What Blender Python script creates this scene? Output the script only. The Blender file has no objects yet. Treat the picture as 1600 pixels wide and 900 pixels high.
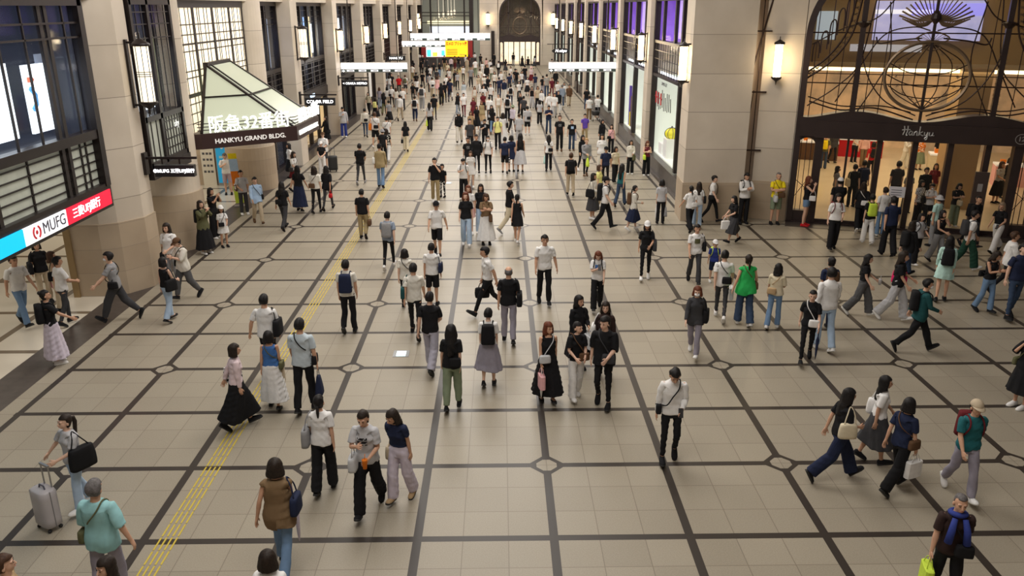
import bpy, math, random
import numpy as np
from mathutils import Vector, Matrix
SC = bpy.context.scene
COL = SC.collection
rnd = random.Random(7)
nr = np.random.RandomState(11)

# ---------------------------------------------------------------- camera
CELL = 1.92                      # floor grid step in metres
CAM = Vector((-0.3773*CELL, -6.0242*CELL, 3.6797*CELL))
F_PX, PITCH, ROLL, YAW = 1269.4, 0.3333, -0.0015, -0.0143
cam_d = bpy.data.cameras.new('camera'); cam = bpy.data.objects.new('camera', cam_d); COL.objects.link(cam)
cam_d.sensor_width = 36; cam_d.lens = 36*F_PX/1600; cam_d.clip_end = 400
Rz = Matrix.Rotation(YAW, 3, 'Z'); Rx = Matrix.Rotation(math.pi/2-PITCH, 3, 'X'); Rr = Matrix.Rotation(ROLL, 3, 'Z')
CR = Rz @ Rx @ Rr
cam.matrix_world = Matrix.Translation(CAM) @ CR.to_4x4()
SC.camera = cam

def ray(u, v):
    return CR @ Vector(((u-800)/F_PX, -(v-450)/F_PX, -1.0))
def ground(u, v, z=0.0):
    d = ray(u, v); t = (z-CAM.z)/d.z
    return CAM + d*t
def height_at(u, v, y):
    d = ray(u, v); t = (y-CAM.y)/d.y
    return (CAM + d*t).z

# ---------------------------------------------------------------- light and exposure
SC.view_settings.view_transform = 'Standard'
SC.view_settings.look = 'None'
SC.view_settings.gamma = 1.0
SC.view_settings.use_curve_mapping = False
SC.view_settings.exposure = 0.0
W = bpy.data.worlds.new('world'); SC.world = W; W.use_nodes = True
W.node_tree.nodes['Background'].inputs[0].default_value = (0.86, 0.80, 0.84, 1)
W.node_tree.nodes['Background'].inputs[1].default_value = 0.10

def area(name, loc, size, power, col=(1, 0.955, 0.90), rot=(0, 0, 0)):
    d = bpy.data.lights.new(name, 'AREA'); d.shape = 'RECTANGLE'; d.size = size[0]; d.size_y = size[1]
    d.energy = power; d.color = col
    o = bpy.data.objects.new(name, d); o.location = loc; o.rotation_euler = rot; COL.objects.link(o)
    return o
for i, (yy, pw) in enumerate([(-6, 980), (7, 1380), (22, 1750), (38, 1800), (54, 1750), (70, 1750), (86, 1450)]):
    area('ceiling_lamp', (-1.8, yy, 13.6), (9, 7), pw)
area('store_lamp', (15.2, 20.5, 4.9), (8, 6), 330, (1, 0.80, 0.50), (0, 0, -0.33))
area('store_lamp', (17.0, 26.5, 4.9), (8, 5), 240, (1, 0.82, 0.54), (0, 0, -0.33))
area('arcade_lamp', (-14.6, 3, 4.4), (4, 12), 230, (1, 0.93, 0.80))
area('arcade_lamp', (-14.6, 18, 4.4), (4, 12), 260, (1, 0.93, 0.80))

# ---------------------------------------------------------------- materials
MATS = {}
def mat(name, col, rough=0.6, metal=0.0, emit=0.0, noise=0.0, scale=8.0, bump=0.0, ecol=None, alpha=1.0, trans=0.0, spec=0.5):
    if name in MATS: return MATS[name]
    m = bpy.data.materials.new(name); m.use_nodes = True; nt = m.node_tree; b = nt.nodes['Principled BSDF']
    c = tuple(col)+(1,) if len(col) == 3 else tuple(col)
    b.inputs['Base Color'].default_value = c
    b.inputs['Roughness'].default_value = rough; b.inputs['Metallic'].default_value = metal
    b.inputs['Specular IOR Level'].default_value = spec
    if alpha < 1: b.inputs['Alpha'].default_value = alpha
    if trans > 0: b.inputs['Transmission Weight'].default_value = trans
    if emit > 0:
        b.inputs['Emission Color'].default_value = (tuple(ecol)+(1,)) if ecol else c
        b.inputs['Emission Strength'].default_value = emit
    if noise > 0 or bump > 0:
        tc = nt.nodes.new('ShaderNodeTexCoord'); n = nt.nodes.new('ShaderNodeTexNoise'); n.inputs['Scale'].default_value = scale
        n.inputs['Detail'].default_value = 4
        nt.links.new(tc.outputs['Object'], n.inputs['Vector'])
        if noise > 0:
            r = nt.nodes.new('ShaderNodeValToRGB')
            r.color_ramp.elements[0].position = 0.3; r.color_ramp.elements[1].position = 0.7
            r.color_ramp.elements[0].color = tuple(x*(1-noise) for x in c[:3])+(1,)
            r.color_ramp.elements[1].color = tuple(min(1, x*(1+noise)) for x in c[:3])+(1,)
            nt.links.new(n.outputs['Fac'], r.inputs[0]); nt.links.new(r.outputs[0], b.inputs['Base Color'])
        if bump > 0:
            bp = nt.nodes.new('ShaderNodeBump'); bp.inputs['Strength'].default_value = bump; bp.inputs['Distance'].default_value = 0.01
            nt.links.new(n.outputs['Fac'], bp.inputs['Height']); nt.links.new(bp.outputs[0], b.inputs['Normal'])
    MATS[name] = m
    return m

# ---------------------------------------------------------------- object helpers
def tag(o, label=None, cat=None, group=None, kind=None):
    if label: o['label'] = label
    if cat: o['category'] = cat
    if group: o['group'] = group
    if kind: o['kind'] = kind
    return o
def empty(name, loc=(0, 0, 0), rz=0.0):
    o = bpy.data.objects.new(name, None); o.location = loc; o.rotation_euler = (0, 0, rz); o.empty_display_size = 0.2
    COL.objects.link(o); return o
def link(name, me, parent=None, m=None):
    o = bpy.data.objects.new(name, me); COL.objects.link(o)
    if m is not None:
        if len(me.materials) == 0: me.materials.append(m)
        elif me.materials[0] is not m:
            o.material_slots[0].link = 'OBJECT'; o.material_slots[0].material = m
    if parent is not None: o.parent = parent
    return o
def mesh_from(name, V, Fc, smooth=False):
    me = bpy.data.meshes.new(name); me.from_pydata([tuple(map(float, v)) for v in V], [], [tuple(map(int, f)) for f in Fc]); me.update()
    if smooth: me.polygons.foreach_set('use_smooth', [True]*len(me.polygons))
    return me

class MB:
    """collects boxes, tubes and prisms into one mesh"""
    def __init__(s): s.V = []; s.F = []
    def add(s, V, F):
        n = len(s.V); s.V += [tuple(v) for v in V]; s.F += [tuple(i+n for i in f) for f in F]; return s
    def box(s, x0, x1, y0, y1, z0, z1):
        V = [(x0, y0, z0), (x1, y0, z0), (x1, y1, z0), (x0, y1, z0), (x0, y0, z1), (x1, y0, z1), (x1, y1, z1), (x0, y1, z1)]
        return s.add(V, [(3, 2, 1, 0), (4, 5, 6, 7), (0, 1, 5, 4), (1, 2, 6, 5), (2, 3, 7, 6), (3, 0, 4, 7)])
    def hexa(s, V):
        return s.add(V, [(3, 2, 1, 0), (4, 5, 6, 7), (0, 1, 5, 4), (1, 2, 6, 5), (2, 3, 7, 6), (3, 0, 4, 7)])
    def prism(s, pts, z0, z1):
        n = len(pts); V = [(p[0], p[1], z0) for p in pts]+[(p[0], p[1], z1) for p in pts]
        F = [tuple(range(n-1, -1, -1)), tuple(range(n, 2*n))]+[(i, (i+1) % n, n+(i+1) % n, n+i) for i in range(n)]
        return s.add(V, F)
    def bar(s, a, b, w, h=None, up=(0, 0, 1)):
        a = Vector(a); b = Vector(b); d = (b-a).normalized(); u = Vector(up)
        if abs(d.dot(u)) > 0.98: u = Vector((1, 0, 0))
        x = d.cross(u).normalized()*w/2; y = d.cross(x).normalized()*(h or w)/2
        V = [a-x-y, a+x-y, a+x+y, a-x+y, b-x-y, b+x-y, b+x+y, b-x+y]
        return s.add([tuple(v) for v in V], [(3, 2, 1, 0), (4, 5, 6, 7), (0, 1, 5, 4), (1, 2, 6, 5), (2, 3, 7, 6), (3, 0, 4, 7)])
    def tube(s, pts, r, n=6, closed=False):
        pts = [Vector(p) for p in pts]; V = []; F = []; m = len(pts)
        prev = None
        for i, p in enumerate(pts):
            if closed: d = pts[(i+1) % m]-pts[i-1]
            else: d = pts[min(i+1, m-1)]-pts[max(i-1, 0)]
            d = d.normalized() if d.length > 1e-9 else Vector((0, 0, 1))
            if prev is None:
                u = Vector((0, 0, 1)) if abs(d.z) < 0.9 else Vector((1, 0, 0))
                x = d.cross(u).normalized()
            else: x = (prev-d*prev.dot(d)).normalized()
            prev = x; y = d.cross(x); rr = r[i] if hasattr(r, '__len__') else r
            for k in range(n):
                a = 2*math.pi*k/n; V.append(tuple(p+(x*math.cos(a)+y*math.sin(a))*rr))
        for i in range(m if closed else m-1):
            j = (i+1) % m
            for k in range(n): F.append((i*n+k, i*n+(k+1) % n, j*n+(k+1) % n, j*n+k))
        if not closed: F.append(tuple(range(n-1, -1, -1))); F.append(tuple(range((m-1)*n, m*n)))
        return s.add(V, F)
    def lathe(s, c, prof, n=16):
        V = []; F = []
        for z, r in prof:
            for k in range(n):
                a = 2*math.pi*k/n; V.append((c[0]+math.cos(a)*r, c[1]+math.sin(a)*r, c[2]+z))
        for i in range(len(prof)-1):
            for k in range(n): F.append((i*n+k, i*n+(k+1) % n, (i+1)*n+(k+1) % n, (i+1)*n+k))
        F.append(tuple(range(n-1, -1, -1))); F.append(tuple(range((len(prof)-1)*n, len(prof)*n)))
        return s.add(V, F)
    def build(s, name, m=None, parent=None, smooth=False, **tags):
        me = mesh_from(name, s.V, s.F, smooth); o = link(name, me, parent, m)
        if tags: tag(o, **tags)
        return o
def spline(P, n=6):
    """Catmull-Rom through 3D points"""
    P = [np.array(p, float) for p in P]; out = []
    Q = [2*P[0]-P[1]]+P+[2*P[-1]-P[-2]]
    for i in range(1, len(Q)-2):
        for k in range(n):
            t = k/n; a, b, c, d = Q[i-1], Q[i], Q[i+1], Q[i+2]
            out.append(0.5*((2*b)+(-a+c)*t+(2*a-5*b+4*c-d)*t*t+(-a+3*b-3*c+d)*t**3))
    out.append(P[-1]); return out
# ================================================================ people
# Rest figure: 1.70 m tall, faces -Y, arms 45 degrees out.  The person's own left is +X.
ARM = math.radians(45)
BN = ['pelvis', 'chest', 'head', 'uaL', 'faL', 'uaR', 'faR', 'thL', 'shL', 'ftL', 'thR', 'shR', 'ftR']
BI = {b: i for i, b in enumerate(BN)}
def sstep(a, b, x):
    t = np.clip((x-a)/(b-a), 0, 1); return t*t*(3-2*t)
def ring(c, rx, ry, n=14, ax=None, ay=None, p=2.0):
    ax = np.array((1, 0, 0.)) if ax is None else np.array(ax, float); ay = np.array((0, 1, 0.)) if ay is None else np.array(ay, float)
    out = []
    for k in range(n):
        a = 2*math.pi*k/n; ca, sa = math.cos(a), math.sin(a)
        f = (abs(ca)**p+abs(sa)**p)**(-1/p)
        out.append(np.array(c, float)+ax*rx*ca*f+ay*ry*sa*f)
    return out
def loft(mb, rings):
    n = len(rings[0]); V = [v for r in rings for v in r]; F = []
    for i in range(len(rings)-1):
        for k in range(n): F.append((i*n+k, i*n+(k+1) % n, (i+1)*n+(k+1) % n, (i+1)*n+k))
    c0 = np.mean(rings[0], 0); c1 = np.mean(rings[-1], 0); V += [c0, c1]; a = len(rings)*n
    F += [(a, (k+1) % n, k) for k in range(n)]+[(a+1, a-n+k, a-n+(k+1) % n) for k in range(n)]
    mb.add(V, F)
def ell(mb, c, r, n=14, m=10, rot=None):
    rs = []
    R = rot if rot is not None else np.eye(3)
    for i in range(1, m):
        t = math.pi*i/m
        rs.append([np.array(c)+R@np.array((r[0]*math.sin(t)*math.cos(2*math.pi*k/n), r[1]*math.sin(t)*math.sin(2*math.pi*k/n), -r[2]*math.cos(t))) for k in range(n)])
    loft(mb, rs)
def limb(mb, pts, rad, n=12, flat=None, axis=None):
    """tapered tube through points; rad = [(rx, ry)] across / depth"""
    rs = []; P = [np.array(p, float) for p in pts]
    for i, p in enumerate(P):
        d = P[min(i+1, len(P)-1)]-P[max(i-1, 0)]; d = d/np.linalg.norm(d)
        ay = np.array((0, 1., 0)); ay = ay-d*ay.dot(d); 
        if np.linalg.norm(ay) < 0.3: ay = np.array((0, 0, 1.)); ay = ay-d*ay.dot(d)
        ay /= np.linalg.norm(ay); ax = np.cross(ay, d)
        rx, ry = rad[i] if hasattr(rad[i], '__len__') else (rad[i], rad[i])
        rs.append(ring(p, rx, ry, n, ax, ay))
    loft(mb, rs)

def skel(g):
    """rest joints, g = 'm' or 'f'"""
    sh = 0.172 if g == 'm' else 0.150
    J = {}
    for s, q in (('L', 1), ('R', -1)):
        J['hip'+s] = np.array((0.088*q, 0, 0.90)); J['knee'+s] = np.array((0.098*q, -0.005, 0.49)); J['ank'+s] = np.array((0.104*q, 0.025, 0.085))
        J['sho'+s] = np.array((sh*q, 0.01, 1.385)); d = np.array((math.sin(ARM)*q, 0, -math.cos(ARM)))
        J['elb'+s] = J['sho'+s]+d*0.275; J['wri'+s] = J['elb'+s]+d*0.245; J['dir'+s] = d
    J['waist'] = np.array((0, 0.0, 1.02)); J['neck'] = np.array((0, 0.015, 1.44))
    return J
def add_hand(mb, w, d, q, s=1.0):
    side = np.array((0, -1.0, 0)); nrm = np.cross(d, side); 
    if nrm[0]*q > 0: nrm = -nrm      # palm faces the body
    w = np.array(w)
    # palm
    limb(mb, [w-d*0.03, w+d*0.005, w+d*0.04, w+d*0.085], [(0.024, 0.024), (0.022, 0.026), (0.018, 0.040), (0.014, 0.038)], 12)
    for k, (o, l) in enumerate(((0.031, 0.068), (0.0105, 0.078), (-0.0105, 0.073), (-0.031, 0.056))):
        b = w+d*0.075+side*o; m1 = b+d*l*0.5+nrm*0.006+side*o*0.12; e = b+d*l*0.95+nrm*0.026+side*o*0.15
        limb(mb, [b, m1, e], [0.0088, 0.0082, 0.0066], 8)
    b = w+d*0.02+side*0.026; limb(mb, [b, b+d*0.030+side*0.026+nrm*0.008, b+d*0.062+side*0.036+nrm*0.016], [0.014, 0.0105, 0.0085], 8)
def body_mb(g):
    J = skel(g); mb = MB(); f = g == 'f'
    W_ = [(0.84, .135, .095), (0.90, .158, .112), (0.96, .155, .105), (1.04, .128 if f else .140, .085), (1.12, .122 if f else .145, .083), (1.22, .140 if f else .158, .098), (1.30, .150 if f else .170, .100), (1.37, .125 if f else .150, .080), (1.42, .070, .060), (1.45, .050, .052)]
    loft(mb, [ring((0, 0.005+0.01*(z > 1.3), z), rx, ry, 18, p=2.3) for z, rx, ry in W_])
    if f:
        for q in (1, -1): ell(mb, (0.068*q, -0.065, 1.25), (.055, .045, .055))
    nr_ = 0.048 if f else 0.056
    limb(mb, [(0, 0.012, 1.36), (0, 0.012, 1.44), (0, 0.0, 1.50), (0, 0.0, 1.55)], [nr_+.012, nr_, nr_, nr_], 14)
    # head: cranium, jaw, chin, nose, ears
    ell(mb, (0, 0.018, 1.608), (.077, .096, .094), 18, 14)
    ell(mb, (0, -0.022, 1.560), (.064, .068, .080), 16, 12)
    ell(mb, (0, -0.048, 1.510), (.036, .036, .030), 12, 8)
    limb(mb, [(0, -0.083, 1.600), (0, -0.098, 1.572), (0, -0.106, 1.556), (0, -0.084, 1.548)], [.009, .012, .016, .012], 8)
    ell(mb, (0, -0.082, 1.528), (.024, .014, .012), 10, 8)
    for q in (1, -1):
        ell(mb, (0.078*q, 0.012, 1.565), (.012, .020, .032), 10, 8)
        ell(mb, (0.030*q, -0.072, 1.606), (.026, .020, .012), 10, 8)
    for s, q in (('L', 1), ('R', -1)):
        h, k, a, d = J['hip'+s], J['knee'+s], J['ank'+s], J['dir'+s]
        limb(mb, [h+(0, 0, .06), h+(0, 0, -.08), h*.5+k*.5, k+(0, 0, .05), k, k+(0, .01, -.09), k*.55+a*.45+(0, .012, 0), a+(0, 0, .06), a],
             [(.080, .095), (.086, .092), (.070, .074), (.054, .058), (.051, .056), (.050, .058), (.045, .052), (.032, .036), (.033, .038)], 14)
        limb(mb, [a+(0, .035, -.035), a+(0, .0, -.045), a+(.004*q, -.07, -.058), a+(.006*q, -.14, -.068), a+(.006*q, -.175, -.070)], [(.030, .040), (.036, .045), (.040, .026), (.038, .018), (.024, .012)], 12)
        o, e, w = J['sho'+s], J['elb'+s], J['wri'+s]; t = 0.86 if f else 1.0
        limb(mb, [o+(-.050*q, 0, -.030), o+(0, 0, -.010), o+d*.08, e-d*.05, e, e+d*.06, w-d*.07, w], [(.040*t, .050*t), (.046*t, .052*t), (.047*t, .048*t), (.038*t, .040*t), (.036*t, .040*t), (.039*t, .040*t), (.029*t, .032*t), (.023*t, .028*t)], 12)
        add_hand(mb, w, d, q)
    return mb
def torso_rings(g, z0, z1, off, flare=0.0, round_top=True):
    f = g == 'f'
    tab = [(0.70, .165, .115), (0.80, .165, .115), (0.90, .168, .120), (0.96, .163, .114), (1.04, .140 if f else .150, .096), (1.12, .135 if f else .153, .094), (1.22, .150 if f else .165, .107 if f else .103), (1.30, .150 if f else .168, .108 if f else .106), (1.37, .138 if f else .156, .088), (1.40, .112 if f else .124, .074), (1.42, .084, .066), (1.44, .062, .058)]
    zs = np.linspace(z0, z1, 14); out = []
    T = np.array(tab)
    for z in zs:
        rx = np.interp(z, T[:, 0], T[:, 1])+off; ry = np.interp(z, T[:, 0], T[:, 2])+off
        k = max(0, 1.30-z); b = flare*k
        # loose cloth bridges the waist
        if off > 0.0105: rx = max(rx, (0.140 if f else 0.154)+off*0.8) if z < 1.3 and z > 0.85 else rx; ry = max(ry, 0.100+off*0.6) if z < 1.3 and z > 0.85 else ry
        out.append(ring((0, 0.005+0.01*(z > 1.3), z), rx+b, ry+b, 20, p=2.3))
    return out
def top_mb(kind, g):
    J = skel(g); mb = MB()
    P = dict(tee=(0.86, 0.014, 0.27, .011), blouse=(0.90, 0.016, 0.30, .016), crop=(1.00, 0.010, 0.22, .008), tank=(0.92, 0.010, 0, 0), vest=(0.74, 0.030, 0.06, .018), tunic=(0.78, 0.018, 0.05, .012),
             long=(0.86, 0.015, 1.0, .010), jacket=(0.78, 0.022, 1.0, .013), polo=(0.88, 0.012, 0.24, .010), tie=(0.93, 0.010, 0.26, .009), oversize=(0.80, 0.022, 0.36, .020))[kind]
    z0, off, sl, so = P
    fl = {'tunic': 0.13, 'vest': 0.06, 'jacket': .03, 'blouse': .03, 'oversize': .03}.get(kind, 0.0)
    loft(mb, torso_rings(g, z0, 1.438 if kind != 'tank' else 1.40, off, fl))
    if g == 'f':
        for q in (1, -1): ell(mb, (0.066*q, -0.068, 1.25), (.058+off*.5, .046+off*.6, .058))
    for s, q in (('L', 1), ('R', -1)):
        o, e, w, d = J['sho'+s], J['elb'+s], J['wri'+s], J['dir'+s]
        if sl >= 1: limb(mb, [o+(-.055*q, 0, -.034), o+(0, 0, -.014), o+d*.10, e-d*.04, e+d*.03, w-d*.10, w-d*.02], [(.036+so*.6, .056+so), (.044+so*.6, .060+so), (.050+so, .056+so), (.044+so, .048+so), (.045+so, .046+so), (.036+so, .038+so), (.030+so, .033+so)], 14)
        elif sl > 0.1: limb(mb, [o+(-.055*q, 0, -.034), o+(0, 0, -.014), o+d*.10, o+d*sl*.8], [(.036+so*.6, .056+so), (.044+so*.6, .060+so), (.050+so, .056+so), (.049+so*1.3, .054+so*1.4)], 14)
        elif sl > 0: limb(mb, [o+(-.055*q, 0, -.034), o+(0, 0, -.014), o+d*.06], [(.036+so*.6, .054+so), (.042+so*.6, .058+so), (.047+so, .054+so)], 14)
        else: limb(mb, [(0.045*q, .0, 1.36), (0.085*q, .01, 1.412), (.06*q, .03, 1.40)], [.024, .022, .026], 8)
    if kind in ('polo', 'long', 'tie'): limb(mb, [(0, .008, 1.40), (0, .008, 1.468)], [.072, .062], 14)
    return mb
def bot_mb(kind, g):
    J = skel(g); mb = MB(); f = g == 'f'
    if kind in ('skirt', 'mini', 'maxi'):
        z0 = {'skirt': .34, 'mini': .60, 'maxi': .16}[kind]; fl = {'skirt': .20, 'mini': .16, 'maxi': .17}[kind]
        rs = []
        for z in np.linspace(1.05, z0, 16):
            t = 1.05-z; n = 28; b = ring((0, 0.005, z), .128+.05*min(1, t/.12)+fl*max(0, t-.08), .098+.035*min(1, t/.12)+fl*.85*max(0, t-.08), n, p=2.2)
            am = 0.10*min(1, t/.5)
            b = [np.array((v[0]*(1+am*math.cos(9*2*math.pi*k/n)*.6), v[1]*(1+am*math.cos(9*2*math.pi*k/n)*.6), v[2])) for k, v in enumerate(b)]
            rs.append(b)
        loft(mb, rs[::-1]); return mb
    loft(mb, [ring((0, 0.005, z), rx, ry, 18, p=2.3) for z, rx, ry in ((.80, .150, .105), (.86, .164, .114), (.93, .168, .118), (1.0, .150, .104), (1.05, .140 if f else .152, .098))])
    P = dict(slim=([.094, .078, .064, .060, .050, .044], .10), trousers=([.100, .090, .080, .076, .072, .070], .075), wide=([.098, .097, .097, .100, .104, .108], .05), shorts=([.102, .100, .096], .5), jeans=([.097, .084, .073, .072, .074, .080], .06), short=([.100, .098], .68), cargo=([.102, .100, .094, .092, .080, .062], .10))[kind]
    R, zb = P
    for s, q in (('L', 1), ('R', -1)):
        h, k, a = J['hip'+s], J['knee'+s], J['ank'+s]
        if kind in ('shorts', 'short'): zs = np.linspace(h[2]+.03, zb, len(R)+1)
        else: zs = [h[2]+.03, h[2]-.10, k[2]+.12, k[2], k[2]-.20, zb]
        if kind in ('shorts', 'short'): R2 = R+[R[-1]]
        else: R2 = R
        pts = [];
        for z in zs:
            if z > k[2]: t = (h[2]-z)/(h[2]-k[2]); p = h*(1-t)+k*t
            else: t = (k[2]-z)/(k[2]-a[2]); p = k*(1-t)+a*t
            p = p.copy(); p[2] = z; pts.append(p)
        limb(mb, pts, [(min(r*.93, .086), r*1.05) for r in R2], 16)
    return mb
def shoe_mb(g, s, kind='shoe'):
    J = skel(g); q = 1 if s == 'L' else -1; a = J['ank'+s]; mb = MB()
    rs = []
    for y, rx, zt in ((.075, .020, .060), (.066, .033, .085), (.03, .040, .105), (-.02, .042, .098), (-.08, .048, .070), (-.14, .049, .055), (-.18, .038, .042), (-.198, .016, .030)):
        if kind == 'sandal': zt = zt*.55+.006
        rs.append([np.array((a[0]+q*.004+rx*cx, a[1]+y, zt*cz)) for cx, cz in ((-.9, 0), (-1.05, .12), (-1, .45), (-.75, .85), (0, 1.), (.75, .85), (1, .45), (1.05, .12), (.9, 0))])
    loft(mb, rs); return mb
def sole_mb(g, s):
    J = skel(g); q = 1 if s == 'L' else -1; a = J['ank'+s]; mb = MB(); rs = []
    for y, rx in ((.080, .018), (.070, .036), (.03, .043), (-.02, .043), (-.08, .050), (-.14, .051), (-.185, .038), (-.204, .014)):
        rs.append([np.array((a[0]+q*.004+rx*cx, a[1]+y, cz)) for cx, cz in ((-1, -.012), (-1, .018), (0, .02), (1, .018), (1, -.012))])
    loft(mb, rs); return mb
def hair_mb(kind, g):
    """one closed shell round the skull, open over the face"""
    mb = MB(); n = 36; cy = 0.016
    zend = {'balding': 1.53, 'short': 1.525, 'bob': 1.475, 'long': 1.24, 'verylong': 1.10, 'tied': 1.50, 'shaved': 1.535, 'medium': 1.40}[kind]
    thick = {'balding': .006, 'short': .014, 'bob': .020, 'long': .018, 'verylong': .019, 'tied': .009, 'shaved': .003, 'medium': .018}[kind]
    rs = []
    for t in np.linspace(0.12, 1.0, 9):           # dome
        a = t*math.pi/2; z = 1.612+(.094+thick)*math.cos(a); r = math.sin(a)
        if kind != 'balding' or z < 1.655: rs.append((z, (.077+thick)*r, (.096+thick)*r))
    zz = np.linspace(1.60, zend, 7 if zend > 1.4 else 12)
    for z in zz:
        t = (1.612-z)
        if kind in ('short', 'shaved', 'tied', 'balding'): rx = .077+thick-.25*max(0, t-.03); ry = .096+thick-.5*max(0, t-.02)
        else:
            rx = .077+thick+.02*min(1, t/.1)-.10*max(0, t-.14); ry = .096+thick-.06*min(.15, t)+(.10*max(0, t-.15) if zend < 1.4 else 0); ry = min(ry, .118)
        rs.append((z, rx, ry))
    rings = []
    for z, rx, ry in rs:
        r = []
        hl = 1.640 if kind != 'shaved' else 1.655   # hairline height in front
        for k in range(n):
            a = 2*math.pi*k/n-math.pi/2; ca, sa = math.cos(a), math.sin(a)   # k=0 is the front
            fa = abs((k+n/2) % n-n/2)/n*360                             # degrees from the front
            open_ = 62 if kind in ('bob', 'medium', 'long', 'verylong') else (78 if kind == 'short' else 84)
            if z < 1.42: open_ = 96
            if z < 1.36: open_ = 108
            f = 1.0; dz = 0
            if z < hl:
                f = 1-(1-sstep(open_-16, open_, fa))*(.42 if z > 1.45 else .9)
            if z < 1.42 and fa > open_: f = 1.0
            x = rx*ca*f; y = cy+ry*sa*f
            if z < 1.44 and f > .5: y = max(y, 0.045)+0.012
            if kind in ('long', 'verylong', 'bob', 'medium') and z < 1.60: x *= 1+.03*math.sin(k*2.1); y += .003*math.sin(k*1.7)
            r.append(np.array((x, y, z)))
        rings.append(r)
    loft(mb, rings)
    return mb
def tail_mb(kind):
    mb = MB()
    if kind == 'pony': limb(mb, [(0, .095, 1.63), (0, .135, 1.62), (0, .150, 1.54), (0, .140, 1.44), (0, .135, 1.33), (0, .135, 1.24)], [.018, .030, .034, .032, .028, .012], 10)
    if kind == 'bun': ell(mb, (0, .105, 1.655), (.042, .040, .042), 12, 8)
    if kind == 'lowtail': limb(mb, [(0, .085, 1.56), (0, .115, 1.53), (0, .115, 1.44), (0, .125, 1.36)], [.018, .024, .026, .012], 10)
    return mb
def cap_mb(kind):
    mb = MB(); n = 20; rs = []
    for t in np.linspace(.12, 1, 8):
        a = t*math.pi/2; rs.append(ring((0, .014, 1.618+.105*math.cos(a)), .094*math.sin(a), .113*math.sin(a), n))
    loft(mb, rs)
    if kind == 'cap':
        V = []
        for k in range(9):
            a = math.pi*(k/8)+math.pi; ca, sa = math.cos(a), math.sin(a)
            V += [(.088*ca, .014+.105*sa, 1.628), (.092*ca, .014+.105*sa*1.0-.085*abs(sa)**.6, 1.606+.012*abs(ca))]
        V += [(x, y, z-.008) for x, y, z in V[:18]]
        F = []
        for k in range(8):
            a, b, c, d = 2*k, 2*k+1, 2*k+3, 2*k+2; F += [(a, b, c, d), (d+18, c+18, b+18, a+18), (b, b+18, c+18, c)]
        mb.add(V, F)
    else: loft(mb, [ring((0, .014, 1.632), .088, .106, n), ring((0, .014, 1.585), .140, .158, n), ring((0, .014, 1.578), .140, .158, n), ring((0, .014, 1.622), .088, .106, n)])
    return mb

def solidify(mb, voxel, smooth_it=6):
    """one continuous skin from overlapping closed shapes -> (V, F)"""
    me = mesh_from('tmp', mb.V, mb.F); o = bpy.data.objects.new('tmp', me); COL.objects.link(o)
    r = o.modifiers.new('r', 'REMESH'); r.mode = 'VOXEL'; r.voxel_size = voxel; r.use_smooth_shade = True
    if smooth_it:
        s = o.modifiers.new('s', 'SMOOTH'); s.factor = .5; s.iterations = smooth_it
    return o
def extract(o, ratio=1.0):
    d = None
    if ratio < 1: d = o.modifiers.new('d', 'DECIMATE'); d.ratio = ratio
    dg = bpy.context.evaluated_depsgraph_get(); dg.update()
    me = bpy.data.meshes.new_from_object(o.evaluated_get(dg))
    if d: o.modifiers.remove(d)
    V = np.empty(len(me.vertices)*3); me.vertices.foreach_get('co', V); V = V.reshape(-1, 3)
    ls = np.empty(len(me.polygons), int); me.polygons.foreach_get('loop_start', ls)
    lt = np.empty(len(me.polygons), int); me.polygons.foreach_get('loop_total', lt)
    li = np.empty(len(me.loops), int); me.loops.foreach_get('vertex_index', li)
    bpy.data.meshes.remove(me)
    return V, (ls, lt, li)
def pydata(mb):
    V = np.array(mb.V, float); lt = np.array([len(f) for f in mb.F]); ls = np.r_[0, np.cumsum(lt)[:-1]]; li = np.array([i for f in mb.F for i in f])
    return V, (ls, lt, li)
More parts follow.
